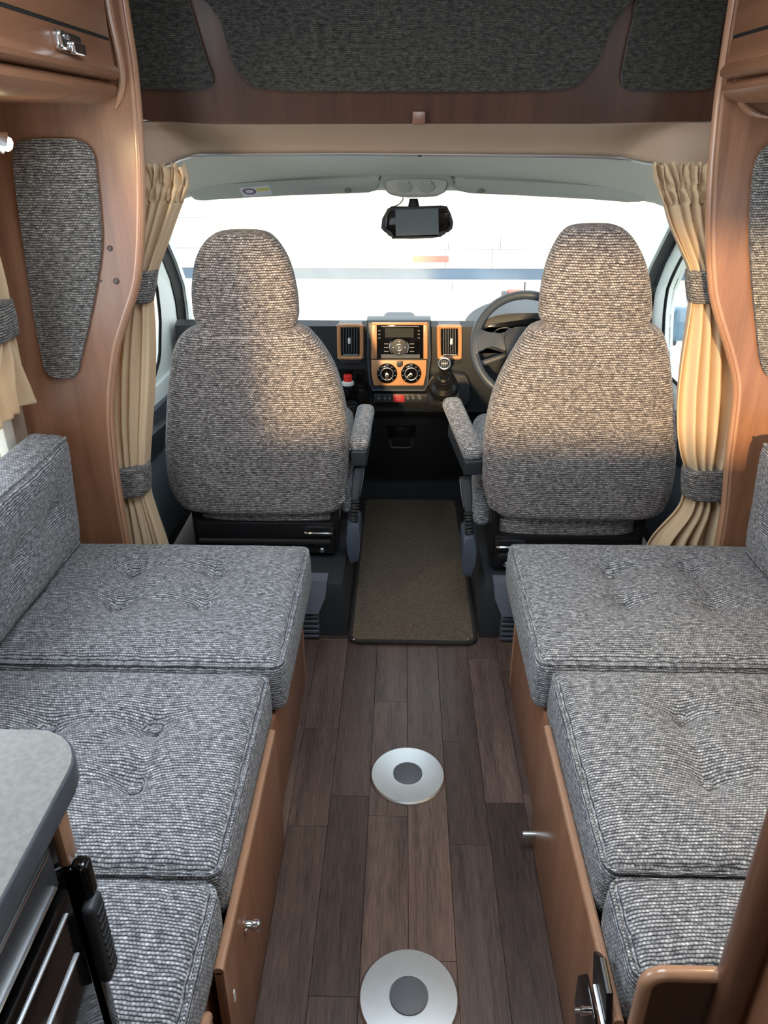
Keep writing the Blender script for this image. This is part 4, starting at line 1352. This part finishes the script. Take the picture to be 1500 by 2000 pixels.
for s_ in (-1, 1):
    sp = [wc + wu * s_ * a + wv_ * b for a, b in ((0.07, 0.045), (0.12, 0.04), (0.18, 0.06), (0.188, 0.02), (0.184, -0.035), (0.15, -0.005), (0.11, -0.01), (0.07, -0.02))]
    slab('spoke', smooth_path(sp, 3, closed=True), wn_ * 0.018, M['wheel'], e, bev=0.005)
sp = [wc + wu * a + wv_ * b for a, b in ((-0.03, -0.07), (0.03, -0.07), (0.045, -0.185), (-0.045, -0.185))]
slab('spoke', sp, wn_ * 0.018, M['wheel'], e, bev=0.005)
tube('column', [wc - wn_ * 0.0, wc - wn_ * 0.16], 0.05, M['dash'], e, seg=20)
for x, y in ((922, 665), (925, 716)):
    c = P(x, y, Y=2.86)
    tube('stalk', [wc - wn_ * 0.1 + Vector((-0.03, 0, 0)), c], [0.010, 0.012], M['pedestal'], e, seg=10)

# bottle with a red cap in the tray
cb = P(680, 772, Y=2.93)
e = empty('small_bottle', cb, 'small bottle with red cap standing in the dashboard tray', 'bottle')
tp = P(679, 732, Y=2.93)
hgt = tp.z - cb.z
lathe('body', [(0.022, 0), (0.024, 0.004), (0.024, hgt * 0.45), (0.021, hgt * 0.55), (0.0, hgt * 0.55)], cb, (0, 0, 1), M['gloss'], e, seg=24)
lathe('collar', [(0.021, hgt * 0.5), (0.024, hgt * 0.53), (0.024, hgt * 0.66), (0.02, hgt * 0.7), (0, hgt * 0.7)], cb, (0, 0, 1), M['whiteprint'], e, seg=24)
lathe('cap', [(0.017, hgt * 0.68), (0.0175, hgt * 0.97), (0.015, hgt), (0, hgt)], cb, (0, 0, 1), M['red'], e, seg=24)

# ================================================================== CARPET MAT between the seats
e = empty('carpet_mat', (0.015, 2.5, 0.0), 'brown carpet mat with dark binding lying between the cab seats', 'mat')
mx0, mx1, my0, my1 = -0.188, 0.226, 2.045, 3.13
pts = []
for cx, cy, a0 in ((mx1 - 0.03, my0 + 0.03, -90), (mx1 - 0.03, my1 - 0.03, 0), (mx0 + 0.03, my1 - 0.03, 90), (mx0 + 0.03, my0 + 0.03, 180)):
    for k in range(6):
        a = R(a0 + 90 * k / 5)
        pts.append(Vector((cx + 0.03 * math.cos(a), cy + 0.03 * math.sin(a), 0.0005)))
slab('pile', pts, (0, 0, 0.011), M['carpet'], e, bev=0.003)
tube('binding', [p + Vector((0, 0, 0.006)) for p in pts], 0.0085, M['binding'], e, closed=True, seg=8)
for x, y in ((690, 1249), (916, 1249), (688, 1138)):
    c = P(x, y, Z=0.012)
    lathe('stud', [(0.006, 0), (0.005, 0.003), (0, 0.004)], c, (0, 0, 1), M['chrome'], e, seg=14)

# ================================================================== SOFA BASES
def bench(sx, label):
    e = empty('sofa_bench', (sx * 0.66, 1.3, 0.0), label, 'bench')
    xf = sx * 0.325
    # far low box
    a, b = sorted((xf, sx * (WALL - 0.002)))
    box('box', (a, 0.57 if sx < 0 else 0.665, 0.0), (b, 1.90, 0.30), M['wood'], e)
    xe = sx * 0.3255
    # far front panel with pale edge
    a, b = sorted((sx * 0.311, sx * 0.325))
    box('far_panel', (a, 1.26, 0.001), (b, 1.84, 0.30), M['wood'], e, bev=0.002)
    a, b = sorted((sx * 0.309, sx * 0.326))
    box('edge_strip', (a, 1.835, 0.001), (b, 1.845, 0.30), M['wood_edge'], e, bev=0.003)
    # proud front panel with rounded lip
    ye = 1.262 if sx < 0 else 1.29
    y0 = 0.73 if sx < 0 else 0.668
    a, b = sorted((sx * 0.293, sx * 0.309))
    fp = box('front_panel', (a, y0, 0.001), (b, ye, 0.336), M['wood'], e, bev=0.002)
    tube('lip', [Vector((sx * 0.301, y0, 0.337)), Vector((sx * 0.301, ye - 0.004, 0.337)), Vector((sx * 0.301, ye, 0.331))], 0.0085, M['wood_edge'], fp, seg=10)
    return e, fp


bL, fpL = bench(-1, 'long wooden sofa base along the left side of the aisle')
bR, fpR = bench(1, 'long wooden sofa base along the right side of the aisle')
# left: chrome push knob, second near panel with a white catch
c = Vector((-0.293, 0.912, 0.19))
c = P(478, 1806, X=-0.293)
lathe('knob', [(0.012, 0), (0.013, 0.003), (0.008, 0.006), (0.0075, 0.012), (0.011, 0.016), (0.0115, 0.024), (0.009, 0.027), (0, 0.027)], c, (1, 0, 0), M['chrome'], fpL, seg=24)
box('near_panel', (-0.312, 0.45, 0.001), (-0.296, 0.665, 0.336), M['wood'], bL, bev=0.002)
tube('near_lip', [Vector((-0.304, 0.45, 0.337)), Vector((-0.304, 0.66, 0.337)), Vector((-0.304, 0.665, 0.331))], 0.0085, M['wood_edge'], bL, seg=10)
c = P(453, 1945, X=-0.297)
rbox('catch', c, (0.012, 0.010, 0.03), 0.004, M['whiteprint'], bL, n=3, nx=1, ny=1, nz=1)
# right: chrome stub and black folding-leg hardware
c = P(1044, 1630, X=0.293)
lathe('knob', [(0.0085, 0), (0.0085, 0.026), (0.007, 0.028), (0, 0.028)], (0.293, c.y, max(c.z, 0.018)), (-1, 0, 0), M['silver'], fpR, seg=20)
e = empty('leg_bracket', P(1150, 1950, X=0.29), 'black metal folding bracket with chrome bolt at the near right sofa front', 'bracket')
c = P(1150, 1950, X=0.286)
pa, pb = P(1166, 1865, X=0.286), P(1200, 1990, X=0.286)
bmx = bmesh.new()
add_slab(bmx, [P(x, y, X=0.287) for x, y in ((1128, 1905), (1142, 1902), (1160, 1990), (1165, 2040), (1125, 2040), (1122, 1950))], (0.005, 0, 0), 0.002)
finish('plate', bmx, M['gloss'], e)
bmx = bmesh.new()
add_slab(bmx, [P(x, y, X=0.281) for x, y in ((1158, 1858), (1170, 1870), (1184, 1940), (1182, 2000), (1172, 2000), (1156, 1940))], (0.011, 0, 0), 0.003)
finish('arm', bmx, M['black'], e)
tube('rod', [P(1162, 1925, X=0.279), P(1180, 2010, X=0.279)], 0.004, M['silver'], e, seg=10)
q = P(1150, 1974, X=0.281)
lathe('bolt', [(0.007, -0.004), (0.007, 0.012), (0.004, 0.014), (0.004, 0.022), (0, 0.022)], q, (-1, 0, 0), M['chrome'], e, seg=16)


# ================================================================== CUSHIONS
def cushion(name, label, x0, x1, y0, y1, z0, z1, tufts=(), group=None, bulge=0.02, r=0.027, seam=True, cat='cushion'):
    c = Vector(((x0 + x1) / 2, (y0 + y1) / 2, (z0 + z1) / 2))
    s = Vector((x1 - x0, y1 - y0, z1 - z0))
    e = empty(name, (c.x, c.y, z0), label, cat, group)

    def depth(x, y):
        d = 0.0
        for tx, ty in tufts:
            rr = math.hypot(x - tx, y - ty)
            d += 0.014 * math.exp(-(rr / 0.022) ** 2) + 0.024 * math.exp(-(rr / 0.07) ** 2)
        for i in range(len(tufts)):
            for j in range(i + 1, len(tufts)):
                a, b = Vector(tufts[i]), Vector(tufts[j])
                L_ = (b - a).length
                if L_ > 0.28: continue
                ab = (b - a) / L_
                p = Vector((x, y)) - a
                t = p.dot(ab)
                if -0.01 < t < L_ + 0.01:
                    n_ = abs(p.x * ab.y - p.y * ab.x)
                    d += 0.008 * math.exp(-(n_ / 0.022) ** 2)
        return min(d, 0.046)

    def fn(p, q):
        u, v = 2 * p.x / s.x, 2 * p.y / s.y
        f = (1 - abs(u) ** 5) * (1 - abs(v) ** 5)
        wr = 0.0016 * math.sin(37 * (p.x + c.x) + 9 * p.y) * math.sin(31 * p.y + 11 * p.x)
        if p.z > s.z / 2 - 1e-5:
            q.z += (bulge + wr) * f - depth(q.x + c.x, q.y + c.y)
        else:
            k = 0.5 + p.z / s.z
            q.x += math.copysign(0.003 * math.sin(math.pi * max(0, min(1, k))), p.x) * (1 if abs(u) > 0.99 else 0)
            q.y += math.copysign(0.003 * math.sin(math.pi * max(0, min(1, k))), p.y) * (1 if abs(v) > 0.99 else 0)
        return q
    bmx = bmesh.new()
    add_rbox(bmx, c, s, r, n=5, nx=max(4, int(s.x / 0.012)), ny=max(4, int(s.y / 0.012)), nz=5, fn=fn)
    cv = finish('cover', bmx, M['fabric'], e, smooth=80)
    if seam:
        z = z1 - r * 0.35
        i = r * 0.12
        pts = []
        rr = r * 0.85
        for cx, cy, a0 in ((x1 - i - rr, y0 + i + rr, -90), (x1 - i - rr, y1 - i - rr, 0), (x0 + i + rr, y1 - i - rr, 90), (x0 + i + rr, y0 + i + rr, 180)):
            for k in range(7):
                a = R(a0 + 90 * k / 6)
                pts.append(Vector((cx + rr * math.cos(a), cy + rr * math.sin(a), z)))
        tube('seam', pts, 0.0035, M['fabric'], cv, closed=True, seg=6)
    for tx, ty in tufts:
        z = z1 + bulge - depth(tx, ty) + 0.003
        lathe('button', [(0.0135, -0.004), (0.0135, 0.004), (0.011, 0.008), (0.006, 0.0098), (0, 0.0102)], (tx, ty, z), (0, 0, 1), M['fabric'], e, seg=18)
    return e


ZC = 0.302
G = 'sofa seat cushions'
cushion('seat_cushion', 'grey tufted seat cushion on the left sofa nearest the cab seat', -1.02, -0.285, 1.352, 1.905, ZC, 0.448, [(-0.75, 1.755), (-0.52, 1.757), (-0.74, 1.585), (-0.522, 1.592)], G)
cushion('seat_cushion', 'grey buttoned seat cushion in the middle of the left sofa', -1.02, -0.312, 0.832, 1.345, ZC, 0.432, [(-0.52, 1.178), (-0.513, 1.018), (-0.738, 1.165), (-0.738, 1.005)], G)
cushion('seat_cushion', 'plain grey seat cushion at the near end of the left sofa beside the worktop', -1.02, -0.312, 0.58, 0.826, ZC, 0.425, [], G)
cushion('seat_cushion', 'grey tufted seat cushion on the right sofa nearest the driver seat', 0.285, 1.02, 1.375, 1.93, ZC, 0.45, [(0.54, 1.776), (0.768, 1.782), (0.537, 1.614), (0.769, 1.613)], G)
cushion('seat_cushion', 'grey buttoned seat cushion in the middle of the right sofa', 0.312, 1.02, 0.85, 1.368, ZC, 0.435, [(0.553, 1.226), (0.549, 1.05), (0.775, 1.226), (0.775, 1.05)], G)
cushion('seat_cushion', 'plain grey seat cushion at the near end of the right sofa', 0.312, 1.02, 0.672, 0.843, ZC, 0.435, [], G)


def backrest(sx, label, y0, y1):
    e = empty('backrest_cushion', (sx * 0.98, (y0 + y1) / 2, 0.455), label, 'cushion', 'sofa backrest cushions')
    h, t, L_ = 0.33, 0.11, y1 - y0
    c = Vector((sx * 0.972, (y0 + y1) / 2, 0.468 + h / 2))
    rot = Matrix.Rotation(-sx * R(4), 3, 'Y')
    tf = [(-0.14 + 0.0, -0.03), (0.1, -0.03)]

    def fn(p, q):
        if p.x * -sx > t / 2 - 1e-5:
            u, v = 2 * p.y / L_, 2 * p.z / h
            f = (1 - abs(u) ** 4) * (1 - abs(v) ** 4)
            d = 0.0
            for ty, tz in ((L_ / 2 - 0.16, 0.0), (L_ / 2 - 0.38, 0.0), (L_ / 2 - 0.6, 0.0)):
                rr = math.hypot(p.y - ty, p.z - tz)
                d += 0.016 * math.exp(-(rr / 0.03) ** 2) + 0.02 * math.exp(-(rr / 0.09) ** 2)
            q.x += -sx * ((0.028 + 0.004 * math.sin(21 * p.y + 14 * p.z)) * f - d)
        return q
    bmx = bmesh.new()
    add_rbox(bmx, c, (t, L_, h), 0.028, n=4, nx=4, ny=44, nz=24, fn=fn, rot=rot)
    finish('cover', bmx, M['fabric'], e, smooth=80)
    for zz, xx in ((h / 2 - 0.008, -sx * (t / 2 - 0.006)), (-h / 2 + 0.010, -sx * (t / 2 - 0.004))):
        a = c + rot @ Vector((xx, -L_ / 2 + 0.02, zz)); b = c + rot @ Vector((xx, L_ / 2 - 0.02, zz))
        tube('piping', [a, a.lerp(b, 0.5), b], 0.005, M['fabric'], e, seg=8)
    return e


backrest(-1, 'grey backrest cushion leaning on the left wall', 0.95, 1.875)
backrest(1, 'grey backrest cushion leaning on the right wall', 0.95, 1.875)

# ================================================================== TABLE SOCKETS in the floor
for (y, lb) in ((1.471, 'round aluminium table socket in the floor, the one nearer the cab'), (0.899, 'round aluminium table socket in the floor, the one nearest the viewer')):
    e = empty('table_socket', (0.0, y, 0), lb, 'table socket', 'floor table sockets')
    lathe('plate', [(0.098, 0.0005), (0.098, 0.003), (0.094, 0.0065), (0.045, 0.0085), (0.0385, 0.0085), (0.038, 0.006), (0, 0.006)], (0, y, 0), (0, 0, 1), M['alu'], e, seg=64, smooth=30)
    lathe('cap', [(0.0375, 0.0055), (0.037, 0.009), (0.034, 0.0105), (0, 0.0105)], (0, y, 0), (0, 0, 1), M['capgrey'], e, seg=40)

# ================================================================== KITCHEN UNIT, WORKTOP AND OVEN (near left)
X0 = -0.372
kb_ = empty('kitchen_unit', (-0.72, 0.2, 0), 'wooden kitchen unit under the grey worktop at the near left', 'cabinet')
box('body', (-WALL + 0.002, -0.3, 0.455), (-0.40, 0.552, 0.862), M['wood'], kb_, bev=0.003)
box('plinth', (-WALL + 0.002, -0.3, 0.0), (-0.40, 0.552, 0.455), M['wood'], kb_)
box('corner_post', (-0.398, 0.553, 0.79), (-0.378, 0.578, 0.862), M['wood_edge'], kb_, bev=0.006)
e = empty('kitchen_worktop', (-0.7, 0.2, 0.868), 'grey speckled worktop with a rounded corner at the lower left', 'worktop')
pts = [Vector((X0, -0.3, 0.868))]
for k in range(9):
    a = R(90 * k / 8)
    pts.append(Vector((X0 - 0.06 + 0.06 * math.cos(a), 0.648 - 0.06 + 0.06 * math.sin(a), 0.868)))
pts += [Vector((-WALL + 0.003, 0.648, 0.868)), Vector((-WALL + 0.003, -0.3, 0.868))]
slab('edge_band', pts, (0, 0, 0.0305), M['worktop_edge'], e, bev=0.002)
slab('top_surface', [Vector((p.x - 0.0 if p.x < -0.9 else p.x - 0.002, p.y - 0.002, 0.8986)) for p in pts], (0, 0, 0.002), M['worktop'], e)
e = empty('oven', (-0.40, 0.2, 0.455), 'black glass oven front with chrome strips below the worktop', 'oven')
box('body', (-0.399, -0.25, 0.46), (-0.384, 0.551, 0.863), M['gloss'], e, bev=0.003)
box('end_cover', (-0.399, 0.5535, 0.40), (-0.378, 0.572, 0.788), M['gloss'], e, bev=0.004)
box('control_panel', (-0.384, -0.25, 0.80), (-0.378, 0.528, 0.862), M['darkplastic'], e, bev=0.002)
box('glass_door', (-0.384, -0.25, 0.40), (-0.374, 0.535, 0.785), M['gloss'], e, bev=0.004)
for z, m in ((0.8535, 'chrome'), (0.806, 'chrome'), (0.765, 'silver'), (0.70, 'silver')):
    box('chrome_strip', (-0.378 + (0.004 if z < 0.8 else 0), -0.25, z - 0.0014), (-0.3755 + (0.004 if z < 0.8 else 0), 0.519, z + 0.0014), M[m], e)
dh = rbox('door_handle', (-0.366, 0.555, 0.675), (0.016, 0.03, 0.13), 0.007, M['darkplastic'], e, n=4)
for k in range(9):
    rbox('grip_rib', (-0.3575, 0.555, 0.627 + 0.012 * k), (0.003, 0.018, 0.005), 0.0018, M['rubber'], dh, n=2, nx=1, ny=1, nz=1)
rbox('upper_stop', (-0.374, 0.565, 0.762), (0.022, 0.022, 0.055), 0.008, M['gloss'], e, n=4)

# ================================================================== WARDROBE AND SOFA END (near right)
e = empty('side_cabinet', (0.74, 0.2, 0), 'wooden side cabinet with rounded corner post at the lower right', 'cabinet')
box('side_panel', (0.445, -0.4, 0.0), (WALL - 0.003, 0.64, 0.905), M['wood'], e)
box('top', (0.41, -0.42, 0.905), (WALL - 0.003, 0.655, 0.925), M['worktop'], e, bev=0.004)
tube('post', [Vector((0.430, 0.643, 0.0)), Vector((0.430, 0.643, 0.904))], 0.024, M['wood_mid'], e, seg=16)
e = empty('sofa_end_panel', (0.36, 0.655, 0), 'dark wooden end panel with rounded pale top edge on the right sofa', 'panel')
pts = [Vector((0.316, 0.644, 0.0)), Vector((0.316, 0.644, 0.455))]
for k in range(7):
    a = R(180 - 90 * k / 6)
    pts.append(Vector((0.341 + 0.025 * math.cos(a), 0.644, 0.458 + 0.025 * math.sin(a))))
pts += [Vector((0.41, 0.644, 0.483)), Vector((0.41, 0.644, 0.0))]
slab('panel', pts, (0, 0.014, 0), M['wood_dark_and_shaded'], e)
tube('top_edge', [p + Vector((0, 0.007, 0)) for p in [Vector((0.316, 0.644, 0.25))] + pts[1:-1]], 0.0105, M['wood_edge'], e, seg=12)

# ================================================================== OUTSIDE
GZ = -0.7
gr = box('ground_outside', (-14, 3.9, GZ - 0.1), (14, 30, GZ), M['ground'])
gr.name = 'floor_yard'
structure('floor_yard', gr, 'pale sunlit yard in front of the windscreen', 'ground')
gs = box('floor_drive', (-14, -6, GZ - 0.1), (14, 3.9, GZ), M['ground'])
structure('floor_drive', gs, 'pale driveway under and beside the vehicle', 'ground')
YW = 12.4
e = empty('stone_wall', (0, YW, GZ), 'pale coursed stone wall across the yard', 'wall')
z = [P(780, q, Y=YW).z for q in (567, 546, 525, 487, 391)]
box('core', (-9, YW + 0.16, GZ), (9, YW + 0.6, z[4]), M['stone'], e)
rows_ = [(GZ, z[1], 'stone', 0.0), (z[2], z[3], 'stone', 0.02), (z[3], z[3] + 0.45, 'stone', 0.05), (z[3] + 0.45, z[3] + 0.95, 'stone', 0.06), (z[3] + 0.95, z[4] + 0.03, 'stone', 0.05)]
for za, zb, m, off in rows_:
    x = -6.0 - random.random() * 0.4
    while x < 6:
        ln = 0.55 + random.random() * 0.5
        box('stone_block', (x + 0.003, YW + off + random.random() * 0.02, za + 0.002), (x + ln - 0.002, YW + 0.2, zb - 0.002), M[m], e, bev=0.003, seg=1, smooth=0)
        x += ln
box('shaded_course', (-9, YW + 0.05, z[1]), (9, YW + 0.16, z[2]), M['stone_grey_and_shade'], e)  # shadow along the wall, painted as a blue-grey band
q = rect(806, 500, 876, 512, YW)
pb_ = box('brick', (q[0], YW - 0.01, q[2]), (q[1], YW + 0.15, q[3]), M['brickpink'], e, bev=0.01, smooth=0)
# hedge above the wall
bmx = bmesh.new()
for k in range(260):
    x = random.uniform(0.7, 6)
    y = YW + 0.9 + random.random() * 0.8
    zz = z[4] - 0.5 + random.random() * 1.2
    s_ = random.uniform(0.12, 0.3)
    bmesh.ops.create_icosphere(bmx, subdivisions=1, radius=s_, matrix=Matrix.Translation((x, y, zz)) @ Matrix.Diagonal((1, 0.8, random.uniform(0.5, 1), 1)))
hg = finish('hedge', bmx, M['leaf'], smooth=0)
tag(hg, 'pale green hedge above the stone wall, seen under the sun visors', 'hedge', kind='stuff')
# red marker and thin post near the wall
e = empty('marker_block', P(1005, 590, Y=9.0), 'small red and grey marker block outside behind the steering wheel', 'marker')
xa, xb, za, zb = rect(990, 571, 1022, 590, 9.0)
box('red_face', (xa + 0.03, 9.0, za - 0.1), (xb, 9.2, zb), M['red'], e, bev=0.01)
box('grey_side', (xa - 0.04, 8.99, za - 0.1), (xa + 0.03, 9.21, zb - 0.02), M['post'], e, bev=0.01)
lowz = za - 0.1
box('stand', (xa, 9.02, GZ), (xb - 0.03, 9.18, lowz), M['post'], e)
pp = P(1025, 560, Y=9.3)
pt = box('thin_post', (pp.x - 0.008, 9.3, GZ), (pp.x + 0.008, 9.316, pp.z + 0.05), M['post'])
tag(pt, 'thin grey post beside the red marker outside', 'post')
# white neighbours seen through the door windows
for sx, nm, lb in ((1, 'white_house', 'white rendered house seen through the right door window'), (-1, 'white_garage', 'white garage wall seen through the left door window')):
    X_ = sx * 4.2
    e = empty(nm, (X_ + sx, 6, GZ), lb, 'building')
    a, b = sorted((X_, X_ + sx * 2))
    box('wall', (a, 3.2, GZ), (b, 11.5, 3.0), M['render'], e)
    for k in range(4):
        y = 4.6 + 1.7 * k
        a, b = sorted((X_ - sx * 0.03, X_ + sx * 0.02))
        wf = box('window', (a, y, 0.05), (b, y + 0.9, 0.75), M['white'], e)
        a, b = sorted((X_ - sx * 0.035, X_))
        box('pane', (a, y + 0.06, 0.11), (b, y + 0.84, 0.69), M['bluewin'], wf)
    a, b = sorted((X_ - sx * 0.05, X_ + sx * 0.02))
    box('plinth', (a, 3.2, GZ), (b, 11.5, GZ + 0.45), M['stone_grey_and_shade'], e)
